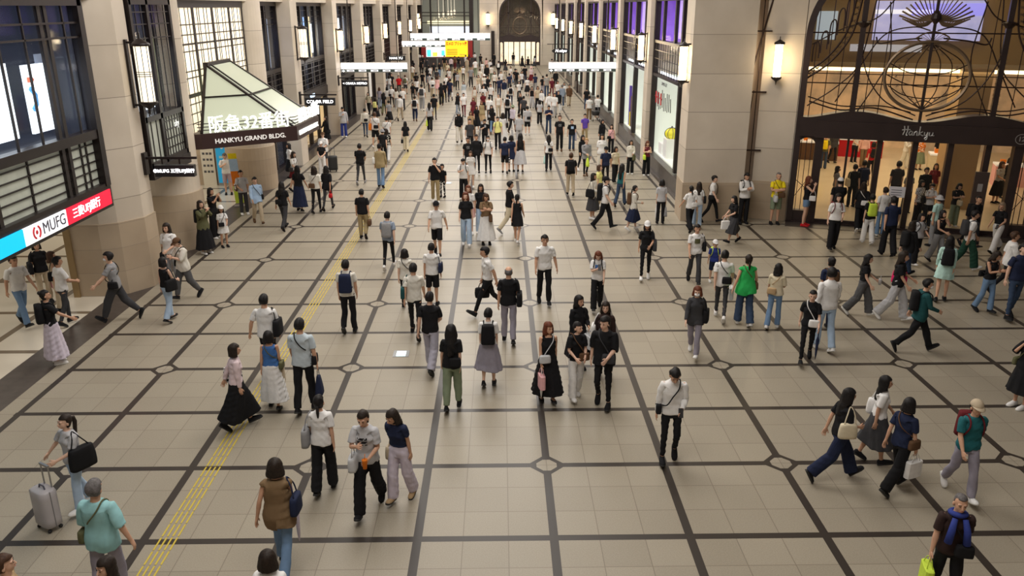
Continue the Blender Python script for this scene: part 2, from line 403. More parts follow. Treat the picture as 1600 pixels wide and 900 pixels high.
def weights(V, g, kind):
    J = skel(g); n = len(V); Wt = np.zeros((n, len(BN))); x, y, z = V.T
    if kind == 'head': Wt[:, BI['head']] = 1; return Wt
    if kind == 'hair':
        h = sstep(1.28, 1.47, z); Wt[:, BI['head']] = h; Wt[:, BI['chest']] = 1-h; return Wt
    up = sstep(.96, 1.14, z); hd = sstep(1.43, 1.50, z)*(np.abs(x) < .11)
    base = np.zeros_like(Wt); base[:, BI['pelvis']] = 1-up; base[:, BI['chest']] = up*(1-hd); base[:, BI['head']] = up*hd
    soft = kind == 'skirt'
    for s, q in (('L', 1), ('R', -1)):
        if soft: sd = sstep(-.16, .16, x*q)
        else: sd = sstep(-.012, .012, x*q)
        lg = (1-sstep(.80, .97, z))*sd
        if soft: lg = (1-sstep(.62, 1.0, z))*sd
        kn = 1-sstep(J['knee'+s][2]-.07, J['knee'+s][2]+.07, z)
        if soft: kn = kn*.55
        ft = 1-sstep(.075, .125, z) if not soft and kind != 'bot' else 0*z
        Wt[:, BI['th'+s]] = lg*(1-kn); Wt[:, BI['sh'+s]] = lg*kn*(1-ft); Wt[:, BI['ft'+s]] = lg*kn*ft
    if kind in ('shoeL', 'shoeR'):
        Wt[:] = 0; Wt[:, BI['ft'+kind[-1]]] = 1; return Wt
    if kind in ('body', 'top'):
        arm_tot = np.zeros(n)
        for s, q in (('L', 1), ('R', -1)):
            o, d = J['sho'+s], J['dir'+s]; r = V-o; t = r@d; dist = np.linalg.norm(r-np.outer(t, d), axis=1)
            # plane through the armpit splits torso and arm
            a = sstep(-.055, .075, t)*(1-sstep(.13, .19, dist))*(x*q > .05)
            inner = (x*q) - (abs(o[0])-.02) + np.clip((1.25-z)*1.0, 0, 1)*-0.0
            low = np.where(z < 1.30, sstep(-.005, .055, x*q-(.150 if g == 'f' else .168)-(1.30-z)*.35), 1)
            a = a*low; a = np.where((t > .13) & (dist < .13) & (x*q > .20), np.maximum(a, 1), a)
            e = sstep(.275-.045, .275+.045, t)
            Wt[:, BI['ua'+s]] = a*(1-e); Wt[:, BI['fa'+s]] = a*e; arm_tot += a
            for b in ('th', 'sh', 'ft'): Wt[:, BI[b+s]] *= (1-a)
        base *= (1-np.clip(arm_tot, 0, 1))[:, None]
    lt = Wt[:, 7:].sum(1); Wt += base*(1-lt)[:, None]
    if kind == 'top' or kind == 'skirt': pass
    Wt /= np.maximum(Wt.sum(1, keepdims=True), 1e-6)
    return Wt
def wrinkle(V, amp, seed):
    q = np.random.RandomState(seed); out = V.copy()
    for k in range(5):
        d = q.normal(size=3); d *= (22+14*k)/np.linalg.norm(d); v = q.normal(size=3)*amp*.6; v[2] *= .4
        out += np.sin(V@d+q.rand()*6)[:, None]*v
    return out

LIB = {}
def lib(kind, name, g, lod):
    """rest mesh + weights, built once"""
    key = (kind, name, g, lod)
    if key in LIB: return LIB[key]
    rat = {'body': (0.16, .05, .014), 'top': (.45, .18, .06), 'bot': (.45, .18, .06)}
    if kind in rat:
        if kind == 'body': o = solidify(body_mb(g), .0055, 4); wk = 'body'
        elif kind == 'top': o = solidify(top_mb(name, g), .013, 5); wk = 'top'
        else: o = solidify(bot_mb(name, g), .013, 4); wk = 'skirt' if name in ('skirt', 'mini', 'maxi') else 'bot'
        for l in range(3):
            V, F = extract(o, rat[kind][l])
            Wt = weights(V, g, wk)
            if kind != 'body' and l < 2: V = wrinkle(V, .0035, len(name)+l)
            LIB[(kind, name, g, l)] = (V, F, Wt)
        bpy.data.objects.remove(o)
        return LIB[key]
    if kind == 'hair': mb = hair_mb(name, g); wk = 'hair'
    elif kind == 'tail': mb = tail_mb(name); wk = 'hair'
    elif kind == 'hat': mb = cap_mb(name); wk = 'head'
    elif kind == 'shoe': mb = shoe_mb(g, name[-1], name[:-1]); wk = 'shoe'+name[-1]
    elif kind == 'sole': mb = sole_mb(g, name); wk = 'shoe'+name
    elif kind == 'eye':
        mb = MB(); q = 1 if name == 'L' else -1; ell(mb, (.031*q, -.0885, 1.588), (.0105, .0065, .0048), 10, 6); wk = 'head'
    elif kind == 'brow':
        mb = MB(); q = 1 if name == 'L' else -1; limb(mb, [(.014*q, -.095, 1.612), (.032*q, -.0925, 1.617), (.048*q, -.082, 1.611)], [.0026, .003, .002], 6); wk = 'head'
    elif kind == 'mouth': mb = MB(); ell(mb, (0, -.094, 1.526), (.021, .006, .007), 10, 6); wk = 'head'
    elif kind == 'mask': mb = MB(); ell(mb, (0, -.062, 1.538), (.062, .055, .044), 14, 10); wk = 'head'
    V, F = pydata(mb)
    if kind == 'hair' and lod < 2: V = wrinkle(V, .0042, 3+len(name))
    LIB[key] = (V, F, weights(V, g, wk)); return LIB[key]

def RX(a): c, s = math.cos(a), math.sin(a); return np.array(((1, 0, 0), (0, c, -s), (0, s, c)))
def RY(a): c, s = math.cos(a), math.sin(a); return np.array(((c, 0, s), (0, 1, 0), (-s, 0, c)))
def RZ(a): c, s = math.cos(a), math.sin(a); return np.array(((c, -s, 0), (s, c, 0), (0, 0, 1)))
D2 = math.pi/180
def about(R, p): return R, p-R@p
def comp(A, B): return A[0]@B[0], A[0]@B[1]+A[1]
def pose(g, P):
    """P: dict of degrees -> list of (R, t), one per bone"""
    J = skel(g); T = {}
    G = lambda k: P.get(k, 0)*D2
    root = about(RY(G('sway'))@RX(G('tilt'))@RZ(G('ptw')), J['waist'])
    T['pelvis'] = root
    T['chest'] = comp(root, about(RZ(G('twist'))@RX(G('lean'))@RY(G('side')), J['waist']))
    T['head'] = comp(T['chest'], about(RZ(G('hy'))@RX(G('hp'))@RY(G('ht')), J['neck']))
    for s, q in (('L', 1), ('R', -1)):
        a2d = RY(ARM*q)                        # arm from 45 degrees to straight down
        Ru = RX(-G('sf'+s))@RY(-(G('sa'+s)+5*D2)*q)@RZ(-G('si'+s)*q)
        T['ua'+s] = comp(T['chest'], about(Ru@a2d, J['sho'+s]))
        Rf = Ru@RX(-G('ef'+s))@a2d
        el = T['ua'+s][0]@J['elb'+s]+T['ua'+s][1]; Rfw = T['chest'][0]@Rf
        T['fa'+s] = (Rfw, el-Rfw@J['elb'+s])
        Rt = RX(-G('hf'+s))@RY(-G('ha'+s)*q)@RZ(-G('hr'+s)*q)
        T['th'+s] = comp(root, about(Rt, J['hip'+s]))
        kn = T['th'+s][0]@J['knee'+s]+T['th'+s][1]; Rs = T['th'+s][0]@RX(G('kf'+s))
        T['sh'+s] = (Rs, kn-Rs@J['knee'+s])
        an = Rs@J['ank'+s]+T['sh'+s][1]; Rf_ = Rs@RX(G('af'+s)); T['ft'+s] = (Rf_, an-Rf_@J['ank'+s])
    return [T[b] for b in BN], T
def skin_(V, Wt, Tl):
    out = np.zeros_like(V)
    for i, (R, t) in enumerate(Tl):
        w = Wt[:, i]
        if w.max() > 0: out += w[:, None]*(V@R.T+t)
    return out

POSES = {
 'stand': {},
 'walkL': dict(hfL=24, kfL=6, afL=-10, hfR=-18, kfR=22, afR=18, sfL=-16, sfR=18, efL=10, efR=22, lean=3, twist=6),
 'walkR': dict(hfR=24, kfR=6, afR=-10, hfL=-18, kfL=22, afL=18, sfR=-16, sfL=18, efR=10, efL=22, lean=3, twist=-6),
 'passL': dict(hfL=6, kfL=4, hfR=14, kfR=52, afR=20, sfL=4, sfR=-4, efL=14, efR=14, lean=3),
 'passR': dict(hfR=6, kfR=4, hfL=14, kfL=52, afL=20, sfL=-4, sfR=4, efL=14, efR=14, lean=3),
 'strideL': dict(hfL=32, kfL=4, afL=-16, hfR=-26, kfR=26, afR=28, sfL=-22, sfR=24, efL=12, efR=30, lean=5, twist=8),
 'strideR': dict(hfR=32, kfR=4, afR=-16, hfL=-26, kfL=26, afL=28, sfR=-22, sfL=24, efR=12, efL=30, lean=5, twist=-8),
 'smallL': dict(hfL=13, kfL=6, afL=-4, hfR=-10, kfR=14, afR=10, sfL=-8, sfR=8, efL=10, efR=14, lean=2),
 'smallR': dict(hfR=13, kfR=6, afR=-4, hfL=-10, kfL=14, afL=10, sfR=-8, sfL=8, efR=10, efL=14, lean=2),
}
ARMS = {
 '': {},
 'phoneR': dict(sfR=28, siR=38, efR=98, hp=22), 'phoneL': dict(sfL=28, siL=38, efL=98, hp=22),
 'both': dict(sfR=26, siR=45, efR=92, sfL=26, siL=45, efL=92, hp=18),
 'cross': dict(sfR=24, siR=68, efR=92, sfL=20, siL=66, efL=84),
 'holdR': dict(sfR=6, siR=20, efR=75), 'holdL': dict(sfL=6, siL=20, efL=75),
 'faceR': dict(sfR=50, siR=40, efR=125), 'faceL': dict(sfL=50, siL=40, efL=125),
 'camera': dict(sfR=58, siR=38, efR=105, sfL=58, siL=38, efL=105),
 'pockets': dict(sfR=-8, saR=12, efR=34, siR=20, sfL=-8, saL=12, efL=34, siL=20),
 'reachR': dict(sfR=38, efR=14, saR=6), 'reachL': dict(sfL=38, efL=14, saL=6),
 'strapR': dict(sfR=10, siR=30, efR=128), 'strapL': dict(sfL=10, siL=30, efL=128),
 'outR': dict(saR=14, efR=20), 'outL': dict(saL=14, efL=20),
 'downR': dict(sfR=4, efR=6, siR=0), 'downL': dict(sfL=4, efL=6, siL=0),
 'frontR': dict(sfR=18, siR=30, efR=55), 'frontL': dict(sfL=18, siL=30, efL=55),
 'upL': dict(sfL=120, efL=110, siL=20), 'upR': dict(sfR=120, efR=110, siR=20),
}
SKIN = [(.62, .36, .24), (.68, .42, .30), (.56, .32, .21), (.72, .46, .34)]
HAIRC = dict(black=(.012, .010, .010), dark=(.022, .014, .010), brown=(.065, .032, .018), light=(.20, .10, .05), grey=(.13, .12, .12), white=(.45, .43, .40), blond=(.42, .27, .12), auburn=(.13, .035, .015), pink=(.40, .22, .20), ash=(.25, .18, .12))
CLR = dict(white=(.78, .77, .76), offwhite=(.72, .69, .62), cream=(.68, .60, .44), black=(.012, .012, .014), charcoal=(.05, .05, .055), grey=(.28, .28, .29), lightgrey=(.50, .50, .52), darkgrey=(.10, .10, .105),
 navy=(.018, .025, .06), blue=(.06, .16, .42), royal=(.035, .055, .26), sky=(.42, .58, .80), denim=(.16, .26, .42), paledenim=(.42, .55, .72), darkdenim=(.04, .065, .12), teal=(.02, .13, .15), green=(.03, .42, .10), darkgreen=(.018, .06, .04),
 olive=(.12, .12, .06), sage=(.22, .27, .18), khaki=(.36, .28, .15), beige=(.52, .43, .31), tan=(.46, .32, .18), brown=(.12, .065, .035), mocha=(.20, .13, .07), red=(.50, .015, .02), maroon=(.13, .015, .02), pink=(.75, .42, .44), hotpink=(.80, .03, .16), rose=(.78, .48, .45), orange=(.75, .20, .02),
 yellow=(.85, .68, .02), lemon=(.80, .78, .30), lime=(.60, .78, .08), purple=(.13, .07, .42), violet=(.40, .36, .60), lavender=(.42, .41, .49), mint=(.50, .74, .68), aqua=(.30, .56, .58), silver=(.55, .56, .58), lilac=(.62, .56, .66), mauve=(.45, .35, .40), wine=(.13, .018, .03), darkbrown=(.035, .020, .018))
CNAME = dict(offwhite='off-white', lightgrey='light grey', darkgrey='dark grey', royal='royal blue', sky='sky blue', denim='blue denim', paledenim='pale denim', darkdenim='dark denim', darkgreen='dark green', hotpink='hot pink', sage='sage green', violet='pale violet', aqua='turquoise', mocha='soft brown', darkbrown='dark brown')
def cloth(c):
    """c = colour name, or 'pattern:base:second'"""
    key = 'cloth_'+c
    if key in MATS: return MATS[key]
    if ':' not in c: return mat(key, CLR[c], rough=.85, noise=.06, scale=14, bump=.25, spec=.2)
    pat, a, b = c.split(':'); m = mat(key, CLR[a], rough=.85, spec=.2); nt = m.node_tree; bs = nt.nodes['Principled BSDF']
    tc = nt.nodes.new('ShaderNodeTexCoord'); mx = nt.nodes.new('ShaderNodeMix'); mx.data_type = 'RGBA'
    mx.inputs[6].default_value = CLR[a]+(1,); mx.inputs[7].default_value = CLR[b]+(1,)
    if pat == 'stripe':
        w = nt.nodes.new('ShaderNodeTexWave'); w.wave_type = 'BANDS'; w.bands_direction = 'Z'; w.inputs['Scale'].default_value = 3.2
        nt.links.new(tc.outputs['Object'], w.inputs['Vector']); src = w.outputs['Fac']; lo = .5
    elif pat == 'thin':
        w = nt.nodes.new('ShaderNodeTexWave'); w.wave_type = 'BANDS'; w.bands_direction = 'Z'; w.inputs['Scale'].default_value = 9
        nt.links.new(tc.outputs['Object'], w.inputs['Vector']); src = w.outputs['Fac']; lo = .6
    elif pat == 'check':
        w = nt.nodes.new('ShaderNodeTexChecker'); w.inputs['Scale'].default_value = 22
        nt.links.new(tc.outputs['Object'], w.inputs['Vector']); src = w.outputs['Fac']; lo = .5
    else:
        w = nt.nodes.new('ShaderNodeTexVoronoi'); w.inputs['Scale'].default_value = 16
        nt.links.new(tc.outputs['Object'], w.inputs['Vector']); src = w.outputs['Distance']; lo = .42
    mt = nt.nodes.new('ShaderNodeMath'); mt.operation = 'GREATER_THAN'; mt.inputs[1].default_value = lo
    nt.links.new(src, mt.inputs[0]); nt.links.new(mt.outputs[0], mx.inputs[0]); nt.links.new(mx.outputs[2], bs.inputs['Base Color'])
    return m
for i, c in enumerate(SKIN): mat('skin_%d' % i, c, rough=.55, noise=.04, scale=20, spec=.35)
for k, c in HAIRC.items(): mat('hair_'+k, c, rough=.58, noise=.3, scale=40, bump=.5, spec=.28)
mat('eye_dark', (.02, .015, .012), rough=.2); mat('lip', (.50, .16, .13), rough=.5); mat('mask_white', (.82, .83, .84), rough=.8); mat('sole_white', (.7, .69, .66), rough=.7); mat('sole_dark', (.02, .02, .02), rough=.7)

def fast_mesh(name, V, F, m):
    ls, lt, li = F; me = bpy.data.meshes.new(name)
    me.vertices.add(len(V)); me.vertices.foreach_set('co', V.astype(np.float32).ravel())
    me.loops.add(len(li)); me.loops.foreach_set('vertex_index', li.astype(np.int32))
    me.polygons.add(len(ls)); me.polygons.foreach_set('loop_start', ls.astype(np.int32))
    me.polygons.foreach_set('use_smooth', np.ones(len(ls), bool))
    me.update(calc_edges=True); me.materials.append(m); return me

TOPN = dict(tee='T-shirt', blouse='blouse', crop='cropped top', tank='sleeveless top', vest='loose vest', tunic='sleeveless tunic', long='long-sleeved shirt', jacket='jacket', polo='polo shirt', tie='shirt', oversize='loose T-shirt')
BOTN = dict(slim='slim trousers', trousers='trousers', wide='wide trousers', shorts='shorts', jeans='jeans', short='short shorts', cargo='loose trousers', skirt='long skirt', mini='short skirt', maxi='ankle-length skirt')
PEOPLE = []
def person(x, yt, yf, face, top, bottom, hair='short', ps='stand', arms='', label=None, g=None, z=0.0, skin=None, shoe='white', extra='', at=None, H=None, dz=None, child=False, bag=(), more=None, lod=None):
    """x, yf: where the feet touch the floor; yt: top of the head; face: degrees, 0 = to the camera, 90 = to +X, 180 = away"""
    tk, tc = top.split(' ', 1); bk, bc = bottom.split(' ', 1)
    hk, hc = (hair.split(' ')+['black'])[:2]
    if g is None: g = 'f' if hk in ('bob', 'long', 'verylong', 'tied', 'pony', 'bun', 'medium', 'lowtail') or bk in ('skirt', 'mini', 'maxi') else 'm'
    if at is not None: gp = Vector((at[0], at[1], z))
    else: gp = ground(x, yf, z)
    if H is None: H = height_at(x, yt, gp.y+.05)-z
    lo, hi = ((.95, 1.45) if child else ((1.60, 1.84) if g == 'm' else (1.50, 1.72)))
    H = min(max(H*1.01, lo), hi)
    dist = gp.y-CAM.y
    if lod is None: lod = 0 if dist < 22 else (1 if dist < 46 else 2)
    P = {}; P.update(POSES[ps])
    k_ = .78 if bk not in ('skirt', 'maxi', 'mini') else .48
    for q_ in ('hfL', 'hfR', 'kfL', 'kfR', 'afL', 'afR'):
        if q_ in P: P[q_] *= k_
    for a in (arms.split('+') if arms else []): P.update(ARMS[a])
    if more: P.update(more)
    r = random.Random(int(x*7+yf*13))
    for k in ('sfL', 'sfR', 'efL', 'efR', 'hy', 'hp', 'saL', 'saR'): P[k] = P.get(k, 0)+r.uniform(-4, 4)
    P.setdefault('siL', 8); P.setdefault('siR', 8)
    if hk == 'hijab': pass
    Tl, T = pose(g, P)
    sc = H/1.715
    hsc = 1.0 if not child else 1.22
    sh = 'shoe' if shoe not in ('sandal',) else 'sandal'; scol = 'black' if shoe == 'sandal' else shoe
    parts = {}
    for s in 'LR':
        V, F, Wt = lib('shoe', sh+s, g, 0); parts['shoe'+s] = (skin_(V, Wt, Tl), F)
    zmin = min(parts['shoeL'][0][:, 2].min(), parts['shoeR'][0][:, 2].min())
    root = empty('person', gp, math.radians(face))
    def put(name, kind, lname, m, shift=0.0, par=None, prep=None):
        V, F, Wt = lib(kind, lname, g, lod)
        if prep is not None: V = prep(V)
        V = skin_(V, Wt, Tl)
        V = V-np.array((0, 0, zmin-.012)); V = V*sc
        me = fast_mesh(name, V, F, m); o = bpy.data.objects.new(name, me); COL.objects.link(o); o.parent = par or root
        return o
    big = (lambda V: (V-np.array((0, .01, 1.46)))*hsc+np.array((0, .01, 1.46))) if child else None
    sk = MATS['skin_%d' % (skin if skin is not None else r.randrange(4))]
    hem = {'slim': .13, 'trousers': .12, 'wide': .1, 'jeans': .1, 'cargo': .14, 'shorts': .54, 'short': .72}.get(bk)
    def bodyprep(V):
        V = V.copy()
        if child: k = V[:, 2] > 1.47; V[k] = big(V[k])
        z = V[:, 2]; armless = np.abs(V[:, 0]) < .20
        if hem:                                    # the skin stays clear of the cloth
            t = sstep(hem, hem+.06, z)*(1-sstep(.93, .97, z))*armless; cx = np.where(V[:, 0] > 0, .096, -.096)
            V[:, 0] += (cx-V[:, 0])*.16*t; V[:, 1] -= V[:, 1]*.16*t
        slv = {'tee': .20, 'blouse': .24, 'crop': .15, 'polo': .17, 'tie': .18, 'oversize': .28, 'long': .47, 'jacket': .47, 'vest': .02, 'tunic': .02}.get(tk, -1)
        t = sstep(.80, .90, z)*(1-sstep(1.18, 1.28, z) if slv < 0 else 1-sstep(1.36, 1.41, z))*(np.abs(V[:, 0]) < .19)
        V[:, 0] *= 1-.07*t; V[:, 1] *= 1-.09*t
        if slv > 0:
            J = skel(g)
            for s_ in 'LR':
                o_, d_ = J['sho'+s_], J['dir'+s_]; r_ = V-o_; u = r_@d_; ax = o_+np.outer(u, d_); ds = np.linalg.norm(V-ax, axis=1)
                k = sstep(-.10, -.04, u)*(1-sstep(slv-.03, slv, u))*(1-sstep(.075, .10, ds))*.30; V += (ax-V)*k[:, None]
        return V
    bd = put('body', 'body', 'x', sk, prep=bodyprep)
    tp = put('shirt' if tk not in ('jacket', 'vest') else ('jacket' if tk == 'jacket' else 'vest'), 'top', tk, cloth(tc))
    put({'skirt': 'skirt', 'mini': 'skirt', 'maxi': 'skirt', 'shorts': 'shorts', 'short': 'shorts'}.get(bk, 'trousers'), 'bot', bk, cloth(bc))
    for s in 'LR':
        so = put('shoe', 'shoe', sh+s, cloth(scol))
        if lod == 0: put('sole', 'sole', s, MATS['sole_white' if shoe in ('white', 'grey') else 'sole_dark'], par=so)
    base = {'pony': 'tied', 'bun': 'tied', 'lowtail': 'tied'}.get(hk, hk)
    hat = None
    if hk in ('cap', 'hat'):
        hat = hk; hcol = hc; base = (hair.split(' ')+['', '', ''])[2] or 'short'; hc = 'black'
    if base != 'bald' and base != 'none': ho = put('hair', 'hair', base, MATS['hair_'+hc], prep=big if not hat else (lambda V: ((big(V) if big else V)-np.array((0, .012, 1.56)))*np.array((.95, .95, .93))+np.array((0, .012, 1.555))))
    if base == 'bald': ho = put('hair', 'hair', 'balding', MATS['hair_'+hc])
    if hk in ('pony', 'bun', 'lowtail'): put('ponytail' if hk != 'bun' else 'hair_bun', 'tail', hk, MATS['hair_'+hc], prep=big)
    if hat: put('cap' if hat == 'cap' else 'hat', 'hat', hat, cloth(hcol), prep=big)
    if lod == 0 or (lod == 1 and math.cos(math.radians(face)) > .2):
        for s in 'LR':
            put('eye', 'eye', s, MATS['eye_dark'], prep=big)
            if lod == 0: put('eyebrow', 'brow', s, MATS['hair_'+(hc if hc != 'blond' else 'brown')], prep=big)
        if 'mask' not in extra: put('mouth', 'mouth', 'x', MATS['lip'], prep=big)
    if 'mask' in extra: put('face_mask', 'mask', 'x', MATS['mask_white'], prep=big)
    rec = dict(root=root, T=T, g=g, sc=sc, zmin=zmin, gp=gp, face=math.radians(face), top=top, bottom=bottom, hair=hair, x=x, y=yf, label=label, extra=extra, child=child, lod=lod, ps=ps, arms=arms, hasbag=[b for b in bag], fdeg=face % 360)
    root['category'] = 'person' if not child else 'child'
    PEOPLE.append(rec)
    for b in bag: give_bag(rec, b)
    return rec
def wp(rec, p, bone):
    """rest point on a bone -> world"""
    R, t = rec['T'][bone]; q = R@np.array(p, float)+t; q[2] -= rec['zmin']-.012; q = q*rec['sc']
    c, s = math.cos(rec['face']), math.sin(rec['face'])
    return Vector((q[0]*c-q[1]*s, q[0]*s+q[1]*c, q[2]))+rec['gp']
def hand_pt(rec, s):
    J = skel(rec['g']); q = 1 if s == 'L' else -1
    return wp(rec, J['wri'+s]+J['dir'+s]*.085, 'fa'+s)
def rotz(v, a): c, s = math.cos(a), math.sin(a); return Vector((v[0]*c-v[1]*s, v[0]*s+v[1]*c, v[2]))
def rbox(mb, c, sx, sy, sz, a, taper=1.0, bulge=.0):
    """soft box round centre c, turned by a"""
    rs = []
    for t in (-1, -.93, -.6, 0, .6, .93, 1):
        k = (.86 if abs(t) == 1 else 1)*(1+(taper-1)*(t+1)/2)*(1+bulge*(1-t*t))
        rs.append([np.array(Vector(c)+rotz(Vector((p[0], p[1], sz/2*t)), a)) for p in ring((0, 0, 0), sx/2*k, sy/2*k, 16, p=5)])
    loft(mb, rs)
BAGS = []
def give_bag(rec, spec):
    """spec: 'kind colour place'"""
    w = spec.split(' '); kind, colr = w[0], w[1]; pl = w[2] if len(w) > 2 else 'R'; f = rec['face']; sc = rec['sc']; q = 1 if pl[0] == 'L' else -1
    big = {'big': 1.25, 'small': .75}.get(w[3] if len(w) > 3 else '', 1.0)
    m = cloth(colr); J = skel(rec['g']); hi = rec['lod'] < 2; sm = MB(); st = MB()
    nm = None
    if kind == 'backpack':
        c = wp(rec, (0, .185*1.0, 1.20), 'chest'); rbox(sm, c, .29*sc*big, .17*sc, .42*sc*big, f, .84, .06); nm = 'backpack'
        if hi:
            for s in (1, -1):
                P = [(s*.085, .12, 1.36), (s*.095, .03, 1.435), (s*.10, -.09, 1.39), (s*.115, -.125, 1.28), (s*.15, -.05, 1.12), (s*.13, .09, 1.08)]
                st.tube([wp(rec, p, 'chest') for p in spline(P, 4)], .014*sc, 6)
    elif kind in ('tote', 'shoulder'):
        big_ = big*(1.0 if kind == 'tote' else .85)
        x = .235*q; c = wp(rec, (x, .03, 1.00 if kind == 'tote' else 1.06), 'chest'); rbox(sm, c, .12*sc*big_, .34*sc*big_, .30*sc*big_, f, .88, .08); nm = 'tote_bag' if kind == 'tote' else 'shoulder_bag'
        if hi:
            top = 1.00+.14*big_ if kind == 'tote' else 1.06+.12*big_
            P = [(x, -.10*big_, top), (x*.86, -.05, 1.33), (q*.135, .01, 1.445), (x*.86, .08, 1.33), (x, .14*big_, top)]
            st.tube([wp(rec, p, 'chest') for p in spline(P, 4)], .010*sc, 6)
    elif kind == 'cross':
        fb = pl[1] if len(pl) > 1 else 's'      # f front, b back, s side
        c0 = {'f': (.10*q, -.185, 1.00), 'b': (.08*q, .185, 1.02), 's': (.215*q, -.01, .96)}[fb]; an = 0 if fb != 's' else math.pi/2
        c = wp(rec, c0, 'chest'); rbox(sm, c, .22*sc*big, .085*sc, .16*sc*big, f+an, .92, .08); nm = 'crossbody_bag'
        if hi:
            x1, y1 = c0[0], c0[1]
            P = [(x1+.05*q, y1*.8, c0[2]+.05), (.168*q, .0 if fb != 'f' else .06, 1.08), (.05*q, .150, 1.22), (-.06*q, .13, 1.36), (-.095*q, .02, 1.452), (-.075*q, -.115, 1.36), (.02*q, -.155, 1.22), (.10*q, -.152, 1.08), (x1-.03*q, y1-(.0 if fb == 'f' else .03), c0[2]+.06)]
            st.tube([wp(rec, p, 'chest') for p in spline(P, 4)], .010*sc, 6)
    elif kind in ('paperbag', 'handbag', 'cloth_bag'):
        h = hand_pt(rec, pl[0]); dx, dy, dz = {'paperbag': (.32, .12, .30), 'handbag': (.26, .11, .20), 'cloth_bag': (.26, .13, .36)}[kind]; dx *= big; dz *= big
        c = h+Vector((0, 0, -(dz/2+.14)))*sc; rbox(sm, c, dy*sc, dx*sc, dz*sc, f, .97 if kind != 'cloth_bag' else .45, .0 if kind == 'paperbag' else .12)
        nm = {'paperbag': 'shopping_bag', 'handbag': 'handbag', 'cloth_bag': 'cloth_bag'}[kind]
        if hi:
            for o in ((-.04, .04) if kind != 'cloth_bag' else (0,)):
                P = [Vector((o*.9*sc, -dx*.28*sc, -.15*sc)), Vector((o*.4*sc, -dx*.15*sc, -.03*sc)), Vector((0, 0, .0)), Vector((o*.4*sc, dx*.15*sc, -.03*sc)), Vector((o*.9*sc, dx*.28*sc, -.15*sc))]
                st.tube([h+rotz(p, f) for p in P], .006*sc, 5)
    elif kind == 'elbowbag':
        e = wp(rec, J['elb'+pl[0]]+J['dir'+pl[0]]*.05, 'fa'+pl[0]); c = e+Vector((0, 0, -.25*sc)); rbox(sm, c, .12*sc*big, .28*sc*big, .22*sc*big, f, .9, .08); nm = 'handbag'
        if hi:
            P = [Vector((0, -.09, -.15))*sc, Vector((0, -.05, -.02))*sc, Vector((0, 0, .035))*sc, Vector((0, .05, -.02))*sc, Vector((0, .09, -.15))*sc]; st.tube([e+rotz(p, f) for p in P], .008*sc, 5)
    elif kind == 'phone':
        h = hand_pt(rec, pl[0]); R, t = rec['T']['fa'+pl[0]]; c = h+rotz(Vector((0, -.02, .03)), f)
        a = f; sx, sy, sz = .075, .010, .15
        for s in (0,):
            up = Vector((0, -.35, .94)); pts = []
            for dz_ in (-.5, .5):
                for dx_, dy_ in ((-.5, -.5), (.5, -.5), (.5, .5), (-.5, .5)):
                    pts.append(tuple(c+rotz(Vector((dx_*sx, dy_*sy-.45*dz_*sz*-1, dz_*sz*.85)), a)))
            sm.hexa(pts)
        nm = 'smartphone'
    elif kind == 'umbrella':
        h = hand_pt(rec, pl[0]); c = h+Vector((0, 0, -.10))
        sm.tube([h+Vector((0, 0, .03)), h+Vector((0, 0, -.12)), h+Vector((0, 0, -.20)), h+Vector((0, 0, -.50)), h+Vector((0, 0, -.62))], [.012, .012, .034, .022, .006], 8); nm = 'folded_umbrella'
    elif kind == 'cup':
        h = hand_pt(rec, pl[0])+rotz(Vector((0, -.03, 0)), f); sm.lathe(h, [(-.07, .028), (.06, .040), (.07, .041)], 12); nm = 'drink_cup'
        if hi: st.tube([h+Vector((0, 0, .06)), h+Vector((.01, 0, .16))], .005, 5)
    elif kind == 'drape':      # cloth carried over the forearm
        e = wp(rec, J['wri'+pl[0]]-J['dir'+pl[0]]*.06, 'fa'+pl[0]); rbox(sm, e+Vector((0, 0, -.16)), .09, .20, .42, f, .75, .1); nm = 'folded_jacket'
    elif kind == 'suitcase':
        h = hand_pt(rec, pl[0]); c = Vector((h.x, h.y, rec['gp'].z))+rotz(Vector((.10*q, .10, 0)), f)
        rbox(sm, c+Vector((0, 0, .36)), .34, .22, .56, f, 1.0, 0); nm = 'suitcase'
    o = sm.build(nm, m if nm != 'smartphone' else mat('phone_black', (.02, .02, .025), rough=.2), smooth=nm not in ('smartphone', 'shopping_bag'))
    if st.V:
        so = st.build({'drink_cup': 'straw', 'shopping_bag': 'handle', 'handbag': 'handle', 'cloth_bag': 'handle'}.get(nm, 'strap'), m, o, smooth=True)
    if nm == 'suitcase':
        for dx in (-.12, .12):
            for dy in (-.08, .08):
                wmb = MB(); wc = c+rotz(Vector((dx, dy, .045)), f); ell(wmb, wc, (.03, .03, .045), 10, 8); wmb.build('wheel', mat('sole_dark', (0, 0, 0)), o, smooth=True)
        hb = MB(); hb.tube([c+rotz(Vector((-.09, .09, .60)), f), h+rotz(Vector((-.05, 0, 0)), f), h+rotz(Vector((.05, 0, 0)), f), c+rotz(Vector((.09, .09, .60)), f)], .011, 6); hb.build('handle', mat('dull_metal', (.35, .35, .37), rough=.35, metal=.8), o)
    o['category'] = {'smartphone': 'phone', 'folded_umbrella': 'umbrella', 'drink_cup': 'cup', 'folded_jacket': 'clothes', 'suitcase': 'suitcase', 'backpack': 'backpack'}.get(nm, 'bag')
    BAGS.append((o, nm, colr, rec, kind, pl)); return o
